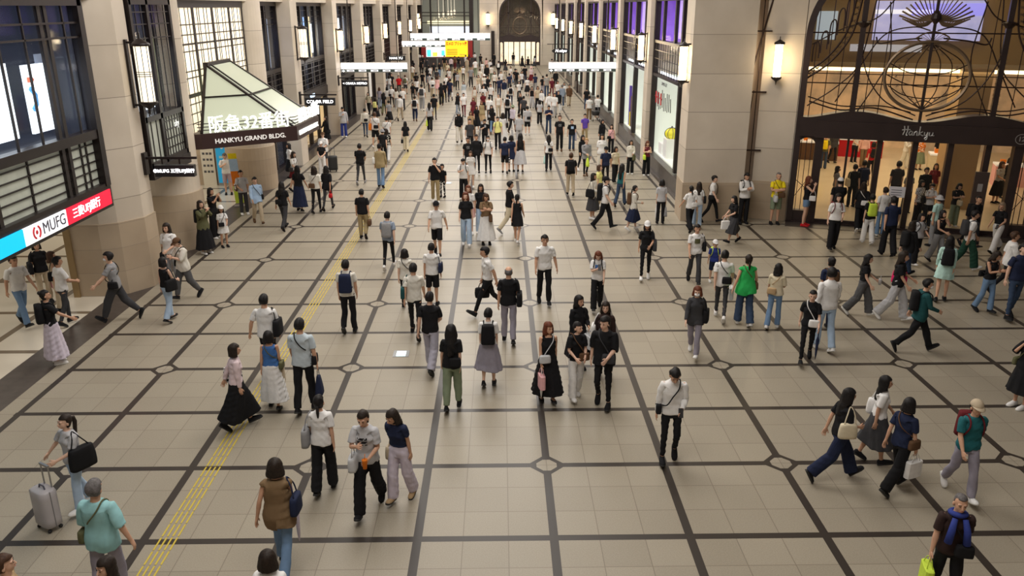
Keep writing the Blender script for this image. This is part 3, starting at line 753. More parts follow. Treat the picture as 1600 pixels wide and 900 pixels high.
# ================================================================ text
def text_mesh(body, size, depth=0.01, align='CENTER', bold=0.0, sx=1.0, shear=0.0):
    cu = bpy.data.curves.new('t', 'FONT'); cu.body = body; cu.size = size; cu.extrude = depth; cu.align_x = align; cu.align_y = 'CENTER'; cu.offset = bold; cu.resolution_u = 3; cu.shear = shear
    o = bpy.data.objects.new('t', cu); COL.objects.link(o)
    dg = bpy.context.evaluated_depsgraph_get(); dg.update()
    me = bpy.data.meshes.new_from_object(o.evaluated_get(dg)); bpy.data.objects.remove(o)
    if sx != 1.0:
        for v in me.vertices: v.co.x *= sx
    return me
def put_text(name, body, size, m, parent, origin, xdir, zdir=(0, 0, 1), depth=0.01, align='CENTER', bold=0.0, sx=1.0, shear=0.0):
    """xdir: reading direction, zdir: up; in the parent's space"""
    me = text_mesh(body, size, depth, align, bold, sx, shear); x = Vector(xdir).normalized(); z = Vector(zdir); z = (z-x*z.dot(x)).normalized(); y = x.cross(z)*-1
    M = Matrix((x, z, x.cross(z))).transposed().to_4x4(); M.translation = Vector(origin); me.transform(M)
    return link(name, me, parent, m)

# ================================================================ setting materials
def floor_material():
    m = bpy.data.materials.new('concourse_floor'); m.use_nodes = True; nt = m.node_tree; N = nt.nodes; L = nt.links; b = N['Principled BSDF']
    tc = N.new('ShaderNodeTexCoord'); sp = N.new('ShaderNodeSeparateXYZ'); L.new(tc.outputs['Object'], sp.inputs[0])
    def M(op, a, b_=None, c=None):
        n = N.new('ShaderNodeMath'); n.operation = op
        for i, q in enumerate((a, b_, c)):
            if q is None: continue
            if isinstance(q, (int, float)): n.inputs[i].default_value = q
            else: L.new(q, n.inputs[i])
        return n.outputs[0]
    def per(s, p):       # distance to the nearest multiple of p
        q = M('DIVIDE', s, p); return M('MULTIPLY', M('ABSOLUTE', M('SUBTRACT', q, M('ROUND', q))), p)
    x, y = sp.outputs[0], sp.outputs[1]
    ax, ay = per(x, CELL), per(y, CELL)
    inside = M('MULTIPLY', M('GREATER_THAN', x, -9.68), 1.0)
    side = M('MULTIPLY', M('LESS_THAN', x, 5.84), 1.0)
    near = M('LESS_THAN', y, 16.2); side = M('MAXIMUM', side, near)
    inside = M('MULTIPLY', inside, side)
    dark = M('MAXIMUM', M('LESS_THAN', ax, .062), M('LESS_THAN', ay, .062))
    cx, cy = per(x, 2*CELL), per(y, 2*CELL)
    sm = M('ADD', cx, cy); ring = M('LESS_THAN', sm, .33)
    oc = M('MAXIMUM', M('MAXIMUM', cx, cy), M('MULTIPLY', sm, .74)); core = M('LESS_THAN', oc, .165)
    dark = M('MAXIMUM', dark, ring); dark = M('MULTIPLY', dark, M('SUBTRACT', 1.0, core)); dark = M('MULTIPLY', dark, inside)
    sx_, sy_ = per(M('ADD', x, CELL/6), CELL/3), per(M('ADD', y, CELL/6), CELL/3)
    sx_ = per(x, CELL/3); sy_ = per(y, CELL/3)
    seam = M('MULTIPLY', M('MAXIMUM', M('LESS_THAN', sx_, .006), M('LESS_THAN', sy_, .006)), .62)
    n1 = N.new('ShaderNodeTexNoise'); n1.inputs['Scale'].default_value = 55; n1.inputs['Detail'].default_value = 3; L.new(tc.outputs['Object'], n1.inputs['Vector'])
    n2 = N.new('ShaderNodeTexNoise'); n2.inputs['Scale'].default_value = .55; n2.inputs['Detail'].default_value = 5; L.new(tc.outputs['Object'], n2.inputs['Vector'])
    wn = N.new('ShaderNodeTexWhiteNoise'); wn.noise_dimensions = '2D'; cb = N.new('ShaderNodeCombineXYZ')
    L.new(M('FLOOR', M('DIVIDE', x, CELL/3)), cb.inputs[0]); L.new(M('FLOOR', M('DIVIDE', y, CELL/3)), cb.inputs[1]); L.new(cb.outputs[0], wn.inputs[0])
    g = M('ADD', M('ADD', M('MULTIPLY', n1.outputs['Fac'], .34), M('MULTIPLY', n2.outputs['Fac'], .10)), M('MULTIPLY', wn.outputs['Value'], .08))
    ramp = N.new('ShaderNodeValToRGB'); L.new(g, ramp.inputs[0]); e = ramp.color_ramp.elements
    e[0].position = .12; e[0].color = (.265, .232, .178, 1); e[1].position = .50; e[1].color = (.43, .382, .300, 1)
    mx = N.new('ShaderNodeMix'); mx.data_type = 'RGBA'; L.new(seam, mx.inputs[0]); L.new(ramp.outputs[0], mx.inputs[6]); mx.inputs[7].default_value = (.14, .11, .085, 1)
    m2 = N.new('ShaderNodeMix'); m2.data_type = 'RGBA'; L.new(dark, m2.inputs[0]); L.new(mx.outputs[2], m2.inputs[6]); m2.inputs[7].default_value = (.036, .028, .023, 1)
    L.new(m2.outputs[2], b.inputs['Base Color']); b.inputs['Roughness'].default_value = .28; b.inputs['Specular IOR Level'].default_value = .36
    b.inputs['Roughness'].default_value = .40
    return m
def stone_material(name, c1, c2, bw=1.5, bh=.78, joint=(.30, .25, .20), rough=.5):
    m = bpy.data.materials.new(name); m.use_nodes = True; nt = m.node_tree; N = nt.nodes; L = nt.links; b = N['Principled BSDF']
    tc = N.new('ShaderNodeTexCoord'); sp = N.new('ShaderNodeSeparateXYZ'); L.new(tc.outputs['Object'], sp.inputs[0])
    q = N.new('ShaderNodeMath'); q.operation = 'DIVIDE'; L.new(sp.outputs[2], q.inputs[0]); q.inputs[1].default_value = bh
    fr = N.new('ShaderNodeMath'); fr.operation = 'FRACT'; L.new(q.outputs[0], fr.inputs[0])
    lt = N.new('ShaderNodeMath'); lt.operation = 'LESS_THAN'; L.new(fr.outputs[0], lt.inputs[0]); lt.inputs[1].default_value = .014
    fl = N.new('ShaderNodeMath'); fl.operation = 'FLOOR'; L.new(q.outputs[0], fl.inputs[0]); wn = N.new('ShaderNodeTexWhiteNoise'); wn.noise_dimensions = '1D'; L.new(fl.outputs[0], wn.inputs[1])
    n = N.new('ShaderNodeTexNoise'); n.inputs['Scale'].default_value = .9; n.inputs['Detail'].default_value = 6; L.new(tc.outputs['Object'], n.inputs['Vector'])
    ad = N.new('ShaderNodeMath'); ad.operation = 'MULTIPLY_ADD'; L.new(wn.outputs[0], ad.inputs[0]); ad.inputs[1].default_value = .25; L.new(n.outputs['Fac'], ad.inputs[2])
    rp = N.new('ShaderNodeValToRGB'); L.new(ad.outputs[0], rp.inputs[0]); rp.color_ramp.elements[0].position = .35; rp.color_ramp.elements[0].color = c1+(1,); rp.color_ramp.elements[1].position = .9; rp.color_ramp.elements[1].color = c2+(1,)
    mx = N.new('ShaderNodeMix'); mx.data_type = 'RGBA'; L.new(lt.outputs[0], mx.inputs[0]); L.new(rp.outputs[0], mx.inputs[6]); mx.inputs[7].default_value = joint+(1,)
    L.new(mx.outputs[2], b.inputs['Base Color']); b.inputs['Roughness'].default_value = rough
    MATS[name] = m; return m
FLOOR = floor_material()
STONE = stone_material('limestone', (.55, .475, .385), (.68, .60, .50), bh=1.24)
BASE = stone_material('base_stone', (.40, .31, .22), (.50, .40, .29), bh=.62)
BRONZE = mat('dark_bronze', (.017, .011, .011), rough=.40, metal=.25, noise=.15, scale=3)
IRON = mat('wrought_iron', (.040, .022, .018), rough=.45, metal=.4)
IRON2 = mat('light_iron', (.24, .17, .11), rough=.4, metal=.6)
DARKST = mat('dark_plinth', (.060, .048, .042), rough=.35, noise=.25, scale=6)
GLASS = mat('window_glass', (.02, .025, .045), rough=.04, alpha=.16, spec=.8)
CLEAR = mat('clear_glass', (.10, .11, .11), rough=.03, alpha=.05, spec=.6)
FROST = mat('frosted_panel', (.42, .44, .38), rough=.5, emit=.10, ecol=(.55, .58, .48), noise=.1, scale=3)
DARKIN = mat('dark_interior', (.030, .032, .045), rough=.7, emit=.05, ecol=(.30, .38, .62), noise=.5, scale=.8)  # blue emission put into this dark wall imitates a lit room
SCREENW = mat('screen_white', (.8, .85, .9), emit=2.6, ecol=(.80, .90, 1.0))
LAMPW = mat('lamp_glass_bright', (1, .9, .7), emit=9.0, ecol=(1, .78, .46))
LAMPD = mat('lamp_glass_soft', (1, .9, .75), emit=1.25, ecol=(1, .88, .66))
SIGNW = mat('sign_white', (1, 1, 1), emit=2.0, ecol=(1, .98, .98))
PAPER = mat('poster_paper', (.8, .8, .78), rough=.6)

def structure(name, mb, m, **k): 
    o = mb.build(name, m, **k); o['kind'] = 'structure'; return o
mb = MB(); mb.box(-10.0, 22, -16, 99, -.2, 0); fo = structure('floor', mb, FLOOR)
mb = MB(); mb.box(-22, -10.8, -16, 99, -.2, 0); 
m = mat('arcade_tile', (.62, .56, .46), rough=.25, noise=.05, scale=2)
nt = m.node_tree; tcn = nt.nodes.new('ShaderNodeTexCoord'); br = nt.nodes.new('ShaderNodeTexBrick'); br.inputs['Scale'].default_value = .5; br.offset = 0; br.inputs['Brick Width'].default_value = 1.2; br.inputs['Row Height'].default_value = 1.2
br.inputs['Color1'].default_value = (.62, .56, .46, 1); br.inputs['Color2'].default_value = (.58, .53, .44, 1); br.inputs['Mortar'].default_value = (.16, .12, .08, 1); br.inputs['Mortar Size'].default_value = .045
nt.links.new(tcn.outputs['Object'], br.inputs['Vector']); nt.links.new(br.outputs['Color'], nt.nodes['Principled BSDF'].inputs['Base Color'])
o = mb.build('floor', m); o['kind'] = 'structure'
mb = MB(); mb.box(-10.8, -10.0, -16, 95, -.2, .003); structure('floor', mb, DARKST)
CEIL = mat('ceiling_plaster', (.55, .50, .45), rough=.8)
mb = MB(); mb.box(-13, 22, -16, 99, 14.2, 14.5); structure('ceiling', mb, CEIL)
mb = MB(); mb.box(-22, 22, -16.3, -16, -.2, 14.4); structure('wall_back', mb, STONE)
# tactile guide strips
mb = MB()
for k in range(4):
    xx = -5.53+k*.075
    for j in range(330):
        y = -8+j*.31
        if y < 92: mb.box(xx-.012, xx+.012, y, y+.28, 0, .006)
structure('trim_1', mb, mat('tactile_yellow', (.62, .47, .05), rough=.5))

# ---------------------------------------------------------------- left facade
PL = [(27.85, 1), (37.45, 1), (47.05, 1), (56.65, 1), (66.25, 1), (75.85, 1), (85.45, 1)]
mb = MB(); mb.prism([(-11.55, 8.4), (-10.83, 8.42), (-10.45, 8.62), (-10.03, 9.2), (-10.0, 9.80), (-11.2, 9.80)], 0, 14.2); structure('wall_left', mb, STONE)
mb = MB(); mb.prism([(-11.57, 8.36), (-10.85, 8.38), (-10.42, 8.58), (-10.0, 9.16), (-9.97, 9.82), (-11.1, 9.82)], 0, 1.9); structure('wall_left', mb, BASE)
mb = MB(); mb.box(-11.72, -11.56, 8.3, 8.46, 0, 3.0); structure('trim_2', mb, mat('gold_jamb', (.35, .25, .13), rough=.35, metal=.5))
def drum(cx, cy, r, n=40): return [(cx+r*math.cos(2*math.pi*k/n), cy+r*math.sin(2*math.pi*k/n)) for k in range(n)]
for cy in (13.25, 21.85):
    mb = MB(); mb.prism(drum(-10.95, cy, .93), 0, 14.2); structure('wall_left', mb, STONE)
    mb = MB(); mb.prism(drum(-10.95, cy, .99), 0, 1.75); structure('wall_left', mb, BASE)
for yf, _ in PL:
    mb = MB(); mb.box(-11.3, -10.0, yf-1.25, yf, 0, 14.2); structure('wall_left', mb, STONE)
mb = MB(); mb.box(-13.2, -10.3, -16, 95.5, 7.28, 14.2); structure('wall_left', mb, STONE)
mb = MB(); mb.box(-22.2, -22, -16, 99, 0, 5); structure('wall_left', mb, STONE)
mb = MB(); mb.box(-22.2, -13.0, -16, 99, 4.6, 4.9); structure('ceiling', mb, CEIL)

def grid_mesh(X, y0, y1, z0, z1, ys, zs, w=.05, d=.06, mb=None):
    """lattice in the plane X"""
    mb = mb or MB()
    for y in ys: mb.box(X-d/2, X+d/2, y-w/2, y+w/2, z0, z1)
    for z in zs: mb.box(X-d/2-.003, X+d/2+.003, y0, y1, z-w/2, z+w/2)
    return mb
screen_cols = dict(white=SCREENW, cyan=mat('screen_cyan', (.3, .8, .9), emit=1.6, ecol=(.25, .75, .85)), blue=mat('screen_blue', (.3, .5, .9), emit=1.4, ecol=(.35, .55, .95)), warm=mat('screen_warm', (1, .8, .5), emit=1.8, ecol=(1, .75, .42)),
    red=mat('screen_red', (.8, .1, .1), emit=.9, ecol=(.8, .08, .1)), green=mat('screen_green', (.2, .6, .3), emit=.8, ecol=(.2, .6, .3)), dim=mat('screen_dim', (.3, .35, .45), emit=.45, ecol=(.40, .46, .60)))
def upper_window(y0, y1, zs0, zr, X=-10.72, screens=(), label='', seed=1, shop=None):
    """tall bronze-framed window over a barred balustrade, lit room behind"""
    t = empty('display_window', (X, (y0+y1)/2, 0)); q = random.Random(seed); off = (y0+y1)/2
    a, b = y0-off, y1-off
    mb = MB()
    for y in (a, b): mb.box(-.12, .12, y-.09, y+.09, zs0, 7.28)
    for z in (zs0, zr, 7.2): mb.box(-.12, .13, a, b, z-.09, z+.09)
    n = max(2, int((b-a)/1.6))
    for k in range(1, n):
        y = a+(b-a)*k/n; mb.box(-.09, .09, y-.07, y+.07, zs0, 7.2); mb.box(-.04, .04, y+.16, y+.20, zs0, 7.2)
    mb.build('frame', BRONZE, t)
    mb = MB()
    mb = grid_mesh(0, a, b, zr, 7.2, [a+(b-a)*(k+.5)/(2*n) for k in range(2*n)], [6.9, 6.6, 6.35], .03, .03, mb)
    mb.build('glazing_bars', BRONZE, t)
    mb = MB(); nb = max(4, int((b-a)/.42))
    mb = grid_mesh(.10, a, b, zs0, zr, [a+(b-a)*k/nb for k in range(1, nb)], list(np.linspace(zs0+.15, zr-.15, 6)), .03, .03, mb)
    mb.build('balustrade', BRONZE, t)
    mb = MB(); mb.box(-.02, -.01, a, b, zs0, 7.2); mb.build('glass', GLASS, t)
    mb = MB(); mb.box(-1.9, -1.85, a, b, zs0, 7.2); mb.box(-1.85, -.2, a, b, zs0-.05, zs0); mb.build('inner_wall', DARKIN, t)
    for c, f0, f1, z0, z1 in screens:
        mb = MB(); mb.box(-.30, -.26, a+(b-a)*f0, a+(b-a)*f1, z0, z1); mb.build('lit_panel', screen_cols[c], t)
    tag(t, label, 'window')
    return t
t = empty('bay_window', (-9.95, 11.25, 0))
mb = MB()
for y, x in ((-1.28, -.45), (-1.28, 0), (1.28, 0), (1.28, -.45), (-.25, 0)): mb.box(x-.09, x+.03, y-.07, y+.07, 2.85, 7.3)
for z in (3.08, 4.28, 7.2): mb.box(-.5, .03, -1.33, 1.33, z-.07, z+.07)
mb.box(-.62, .06, -1.36, 1.36, 2.72, 3.02); mb.build('frame', BRONZE, t)
mb = MB()
for y in (-.9, -.55, .15, .55, .95): mb.box(-.04, -.02, y-.018, y+.018, 3.0, 7.2)
for y in (.0, .35, .75, 1.1): mb.box(-.04, -.018, y-.015, y+.015, 3.1, 4.25)
for z in (3.35, 3.6, 3.85, 4.08): mb.box(-.04, -.018, -.2, 1.28, z-.014, z+.014)
for z in (6.3, 6.65, 6.95): mb.box(-.04, .0, -1.28, 1.28, z-.015, z+.015)
mb.bar((-.22, -1.3, 3.0), (-.22, -1.3, 7.2), .04); mb.bar((-.42, -1.3, 3.7), (0, -1.3, 3.7), .04); mb.build('glazing_bars', BRONZE, t)
MB().box(-.06, -.04, -1.26, 1.26, 4.3, 7.2).box(-.42, -.02, -1.26, -1.24, 4.3, 7.2).build('glass', GLASS, t)
MB().box(-.06, -.04, -1.26, 1.26, 3.1, 4.25).box(-.42, -.04, -1.26, -1.24, 3.1, 4.25).build('frosted_glass', FROST, t)
MB().box(-.60, -.55, -1.26, 1.26, 3.1, 7.2).build('inner_wall', DARKIN, t)
MB().box(-.36, -.32, -.85, -.15, 4.45, 5.9).build('lit_panel', SCREENW, t); MB().box(-.36, -.32, .28, .62, 4.45, 5.95).build('lit_panel', SCREENW, t)
MB().box(-.52, -.50, .65, 1.2, 4.5, 6.3).build('olive_panel', mat('olive_glow', (.25, .26, .16), emit=.25, ecol=(.5, .5, .3)), t)
put_text('lettering', 'sky', .26, mat('sign_soft', (.8, .82, .8), emit=.7), t, (.02, .72, 3.95), (0, 1, 0), depth=.005)
tag(t, 'narrow bronze bay window between the first two pillars beside the big wall lantern', 'window')
specs = [
 (22.85, 26.55, 2.9, 4.4, [('white', .0, .30, 4.4, 6.0), ('blue', .66, .80, 5.0, 6.2), ('dim', .34, .95, 4.5, 6.6)], 'dark bronze window behind the tip of the glass canopy'),
 (27.95, 36.1, 2.9, 4.45, [('cyan', .02, .20, 4.5, 6.1), ('white', .22, .46, 4.5, 6.3), ('cyan', .48, .62, 4.5, 6.3), ('blue', .66, .74, 4.4, 6.6), ('warm', .77, .83, 4.4, 6.6), ('white', .86, .99, 4.7, 6.2)], 'tall window with cyan and white screens above the black shop fascia'),
 (37.55, 45.7, 2.9, 4.4, [('white', .02, .22, 4.4, 6.4), ('blue', .28, .45, 4.4, 6.3), ('white', .52, .74, 4.5, 6.4), ('dim', .78, .98, 4.4, 6.5)], 'tall window with white panels between the third and fourth glowing left lanterns'),
 (47.15, 55.3, 2.9, 4.4, [('blue', .1, .3, 4.4, 6.2), ('white', .4, .5, 4.4, 6.4), ('white', .65, .8, 4.6, 5.8)], 'tall window with a blue-lit interior above the left hanging sign'),
 (56.75, 64.9, 2.4, 4.6, [('red', .0, .9, 2.6, 4.5), ('white', .3, .5, 4.7, 6.0), ('dim', .6, .9, 4.7, 6.2)], 'tall window with a red-lit balustrade'),
 (66.35, 74.5, 2.4, 4.6, [('red', .3, .8, 2.6, 4.2), ('blue', .1, .9, 4.3, 4.7), ('white', .3, .45, 5, 6)], 'far left window striped with blue and red light'),
 (75.95, 84.1, 2.4, 4.6, [('dim', .1, .9, 3, 6), ('white', .4, .7, 2.8, 3.6)], 'last window before the far end of the left side'),
]
for k, (a, b, c, d, s, l) in enumerate(specs): upper_window(a, b, c, d, screens=s, label=l, seed=k+5)

# shop fronts below
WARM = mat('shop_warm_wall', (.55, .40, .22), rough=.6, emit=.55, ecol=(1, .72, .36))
def shopfront(y0, y1, zt, wall, glassm, label, nm=3, fascia=None, ftext=None, X=-10.75):
    off = (y0+y1)/2; t = empty('shopfront', (X, off, 0)); a, b = y0-off, y1-off
    mb = MB()
    for k in range(nm+1): y = a+(b-a)*k/nm; mb.box(-.10, .10, y-.10, y+.10, 0, zt)
    mb.box(-.1, .12, a, b, 0, .18); mb.box(-.1, .12, a, b, zt-.12, zt); mb.build('frame', BRONZE, t)
    mb = MB(); mb.box(-.012, .0, a, b, .18, zt-.1); mb.build('glass', glassm, t)
    mb = MB(); mb.box(-1.7, -1.65, a, b, 0, zt); mb.box(-1.65, -.1, a-.02, a, 0, zt); mb.box(-1.65, -.1, b, b+.02, 0, zt); mb.build('inner_wall', wall, t)
    if fascia is not None:
        mb = MB(); mb.box(.0, .22, a, b, zt, zt+.45); f = mb.build('fascia', BRONZE, t)
        if ftext: put_text('lettering', ftext, .26, mat('sign_blue_white', (.7, .85, 1), emit=1.6, ecol=(.6, .8, 1)), t, (.235, (b+a)/2, zt+.22), (0, 1, 0), depth=.006)
    tag(t, label, 'shopfront'); return t
shopfront(22.9, 26.6, 2.6, DARKIN, GLASS, 'dark shopfront between two pillars just past the glass canopy', 2)
shopfront(27.95, 36.1, 2.45, WARM, CLEAR, 'shopfront with warm golden interior under the black blade sign', 4, 1, 'EYE FIELD')
shopfront(37.55, 45.7, 2.85, mat('green_dark_wall', (.03, .05, .04), rough=.4, noise=.3, scale=1.5), GLASS, 'shopfront of dark green glass beyond the second blade sign', 4)
shopfront(47.15, 55.3, 2.85, mat('shop_brown', (.18, .12, .08), rough=.6, noise=.3, scale=2), CLEAR, 'brown shopfront with a tall white banner', 4)
shopfront(56.75, 64.9, 2.35, DARKIN, GLASS, 'dark doorway under the red-lit window', 3)
shopfront(66.35, 84.1, 2.35, mat('shop_tan', (.32, .25, .17), rough=.7), CLEAR, 'tan shopfront at the far end of the left side', 6)
tag(MB().box(-10.55, -10.5, 51.2, 52.2, .6, 3.0).build('banner', PAPER), 'tall white banner hanging in the brown shopfront', 'banner')

# the bank bay at the near left
t = empty('bank_bay', (-10.0, 2, 0))
mb = MB()
mb.box(-.22, .02, -8, 5.55, 3.085, 3.16); mb.box(-.22, .02, -8, 5.55, 4.22, 4.42); mb.box(-.22, .04, -8, 5.55, 7.1, 7.6)
mb.box(-.25, .04, 5.38, 5.60, 3.09, 7.6)
for y in (-5.9, -3.6, -1.3, 1.05, 1.35, 3.95, 4.2): mb.box(-.13, -.06, y-.06, y+.06, 3.05, 7.2)
mb.build('frame', BRONZE, t)
mb = MB()
for z in np.linspace(3.3, 4.1, 5): mb.box(-.125, -.095, -8, 5.4, z-.014, z+.014)
for y in (-4.4, -2.8, -.2, .55, 2.6, 4.75, 5.0): mb.box(-.125, -.095, y-.025, y+.025, 3.1, 4.3)
mb.build('grille_bars', BRONZE, t)
MB().box(-.16, -.13, -8, 5.4, 3.1, 4.25).build('frosted_glass', FROST, t)
mb = MB()
for z in (6.75, 6.45): mb.box(-.06, -.02, -8, 5.4, z-.02, z+.02)
for y in (-.3, .4, 2.3, 3.2, 4.8): mb.box(-.06, -.02, y-.02, y+.02, 4.4, 7.2)
mb.build('glazing_bars', BRONZE, t)
MB().box(-.09, -.075, -8, 5.4, 4.4, 7.15).build('glass', GLASS, t)
MB().box(-2.4, -2.35, -8, 5.4, 3.0, 7.2).box(-2.35, -.2, 5.3, 5.4, 3.0, 7.2).box(-2.35, -.2, -8, 5.4, 4.25, 4.35).build('inner_wall', DARKIN, t)
for y0, y1, z1 in ((-1.2, 3.52, 6.0), (4.12, 4.92, 5.92)): MB().box(-.75, -.68, y0, y1, 4.5, z1).build('lit_panel', SCREENW, t)
MB().box(-.9, -.85, 5.0, 5.28, 5.9, 6.1).build('lit_strip', screen_cols['dim'], t)
mb = MB(); mb.tube([(-.66, 4.2, 5.45), (-.66, 4.36, 5.3), (-.66, 4.34, 5.1), (-.66, 4.2, 5.0)], .05, 6); mb.build('screen_mark', mat('mark_blue', (.1, .4, .8), emit=.8, ecol=(.1, .4, .9)), t)
mb = MB(); mb.tube([(-.66, 4.18, 5.62), (-.66, 4.32, 5.62)], .06, 6); mb.build('screen_mark', mat('mark_red', (.8, .2, .1), emit=.8, ecol=(.9, .2, .1)), t)
tag(t, 'large dark bronze bank window bay with barred pale glass panels below bright screens', 'window')
t = empty('bank_sign', (-9.96, 2, 0))
MB().box(-.4, -.03, -8, 5.62, 2.58, 3.08).build('housing', BRONZE, t)
RED = mat('sign_red', (.70, .01, .03), emit=.85, ecol=(.85, .01, .05)); CY = mat('sign_cyan', (.0, .45, .80), emit=.9, ecol=(0, .50, .88)); WH = mat('sign_panel_white', (.9, .9, .92), emit=.85, ecol=(.95, .95, 1))
MB().box(-.03, 0, -8, 1.78, 2.66, 3.01).build('cyan_panel', CY, t); MB().box(-.03, 0, 1.78, 3.42, 2.66, 3.01).build('white_panel', WH, t); MB().box(-.03, 0, 3.42, 5.5, 2.66, 3.01).build('red_panel', RED, t)
SDK = mat('sign_ink', (.10, .10, .13), rough=.6)
mb = MB(); c = Vector((.008, 2.22, 2.835))
for q in (-1, 1): mb.tube([c+Vector((0, q*.125*math.sin(a), .125*math.cos(a))) for a in np.linspace(.5, math.pi-.5, 12)], .020, 6)
ell(mb, c, (.006, .045, .045), 12, 8); mb.build('round_mark', mat('mark_crimson', (.55, .02, .03), emit=.3), t)
put_text('lettering', 'MUFG', .34, SDK, t, (.006, 2.90, 2.835), (0, 1, 0), depth=.004)
put_text('lettering', '三菱UFJ銀行', .235, SIGNW, t, (.006, 4.30, 2.835), (0, 1, 0), depth=.004, bold=.001)
tag(t, 'long illuminated bank sign in cyan, white and red over the arcade opening', 'sign')
MB_ = MB().box(-13.2, -10.3, -16, 7.62, 7.2, 7.3); structure('wall_left', MB_, DARKIN)

# cream lattice window with the glass canopy
t = empty('lattice_window', (-10.55, 17.55, 0))
mb = MB(); mb.box(-.05, .07, -3.5, 3.5, 2.9, 7.05); mb.build('glowing_glass', mat('cream_glow', (.9, .8, .62), emit=.95, ecol=(1, .84, .60)), t)
mb = MB()
for y in (-3.45, -1.75, .1, 1.9, 3.45): mb.box(-.02, .10, y-.09, y+.09, 2.9, 7.2)
mb.box(-.02, .12, -3.5, 3.5, 7.05, 7.3)
mb.box(-.02, .10, -3.5, 3.5, 4.35, 4.47)
mb.build('frame', BRONZE, t)
mb = MB(); q = random.Random(4)
for y0 in (-3.45, -1.75, .1, 1.9):
    for dy in (.42, .60, 1.05, 1.35): mb.box(.06, .085, y0+dy-.016, y0+dy+.016, 2.9, 7.05)
for z in (6.55, 6.25, 5.98, 5.75, 5.15, 4.95, 4.15, 3.85, 3.55): mb.box(.06, .088, -3.5, 3.5, z-(.04 if z == 5.98 else .016), z+.016)
mb.build('lattice_bars', BRONZE, t)
tag(t, 'tall glowing cream window with dark lattice bars above the glass canopy', 'window')

t = empty('entrance_canopy', (0, 0, 0))
c1, c2, c3, c4 = (-10.0, 13.92), (-7.46, 15.72), (-7.30, 18.4), (-10.0, 20.75)
zb, zf = 2.87, 3.34
mb = MB(); mb.prism([c1, c2, c3, c4, (-10.3, 20.7), (-10.3, 13.9)], zb, zf); mb.build('fascia', mat('fascia_brown', (.045, .022, .022), rough=.4), t)
A1, A2 = (-10.35, 16.1, 5.28), (-10.35, 18.5, 5.28)
def P3(c, z): return Vector((c[0], c[1], z))
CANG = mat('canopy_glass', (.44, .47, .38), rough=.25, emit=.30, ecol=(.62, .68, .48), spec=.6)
mb = MB(); k = .94
ins = [Vector((c[0]*.0+(-10.3+(c[0]+10.3)*.95), 17.3+(c[1]-17.3)*.96, zf)) for c in (c1, c2, c3, c4)]
V = [tuple(v) for v in ins]+[A1, A2]; V += [tuple(Vector(v)-Vector((0, 0, .04))) for v in V]
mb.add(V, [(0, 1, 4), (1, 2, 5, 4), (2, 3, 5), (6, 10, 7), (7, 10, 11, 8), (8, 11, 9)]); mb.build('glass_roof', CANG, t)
mb = MB()
for p, q_ in ((ins[0], A1), (ins[1], A1), (ins[2], A2), (ins[3], A2)): mb.bar(p, q_, .09, .07)
mb.bar(A1, A2, .14, .14)
p, q_ = Vector(ins[1]), Vector(A1)
mb.bar(p+Vector((0, .35, .02)), q_+Vector((0, .35, .02)), .05, .05)
mb.bar((Vector(ins[0])+Vector(A1))/2+Vector((0, 0, .03)), (p+q_)/2+Vector((0, 0, .03)), .06, .05); mb.bar((p+q_)/2+Vector((0, 0, .03)), (Vector(ins[2])+Vector(A2))/2+Vector((0, 0, .03)), .06, .05)
mb.build('roof_ribs', BRONZE, t)
mb = MB()
for dz in (.10, .20, .30):
    P = [Vector((-10.1, 13.95, zf+dz)), P3(c2, zf+dz)-Vector((.03, 0, 0)), P3(c3, zf+dz)-Vector((.03, 0, 0)), Vector((-10.1, 20.7, zf+dz))]
    for a, b in zip(P, P[1:]): mb.bar(a, b, .025)
mb.build('rail', BRONZE, t)
d1 = (Vector(c2+(0,))-Vector(c1+(0,))).normalized(); n1 = Vector((d1.y, -d1.x, 0)); mid1 = (Vector(c1+(0,))+Vector(c2+(0,)))/2
d2 = (Vector(c3+(0,))-Vector(c2+(0,))).normalized(); n2 = Vector((d2.y, -d2.x, 0)); mid2 = (Vector(c2+(0,))+Vector(c3+(0,)))/2
SB = mat('letter_glow', (1, 1, .95), emit=1.5, ecol=(1, 1, .92))
put_text('lettering', 'HANKYU GRAND BLDG.', .20, mat('letter_white', (.85, .82, .78), emit=.45), t, mid1+n1*.02+Vector((0, 0, 3.08)), d1, depth=.01, bold=.003, sx=1.05)
put_text('glowing_letters', '阪急32番街', .56, SB, t, mid1+n1*.06+Vector((0, 0, 3.58)), d1, depth=.02, bold=.002, sx=.95)
put_text('glowing_letters', '阪急32番街', .50, SB, t, mid2+n2*.06+Vector((0, 0, 3.62)), d2, depth=.02, bold=.002, sx=1.0)
put_text('lettering', 'HANKYU GRAND BLDG.', .21, SB, t, mid2+n2*.02+Vector((0, 0, 3.08)), d2, depth=.01, bold=.004)
tag(t, 'pyramid glass canopy with glowing letters over the building entrance', 'canopy')
area('canopy_lamp', (-9.4, 17.2, 3.42), (1.0, 3.0), 24, (1, .95, .7), (math.pi, 0, 0))
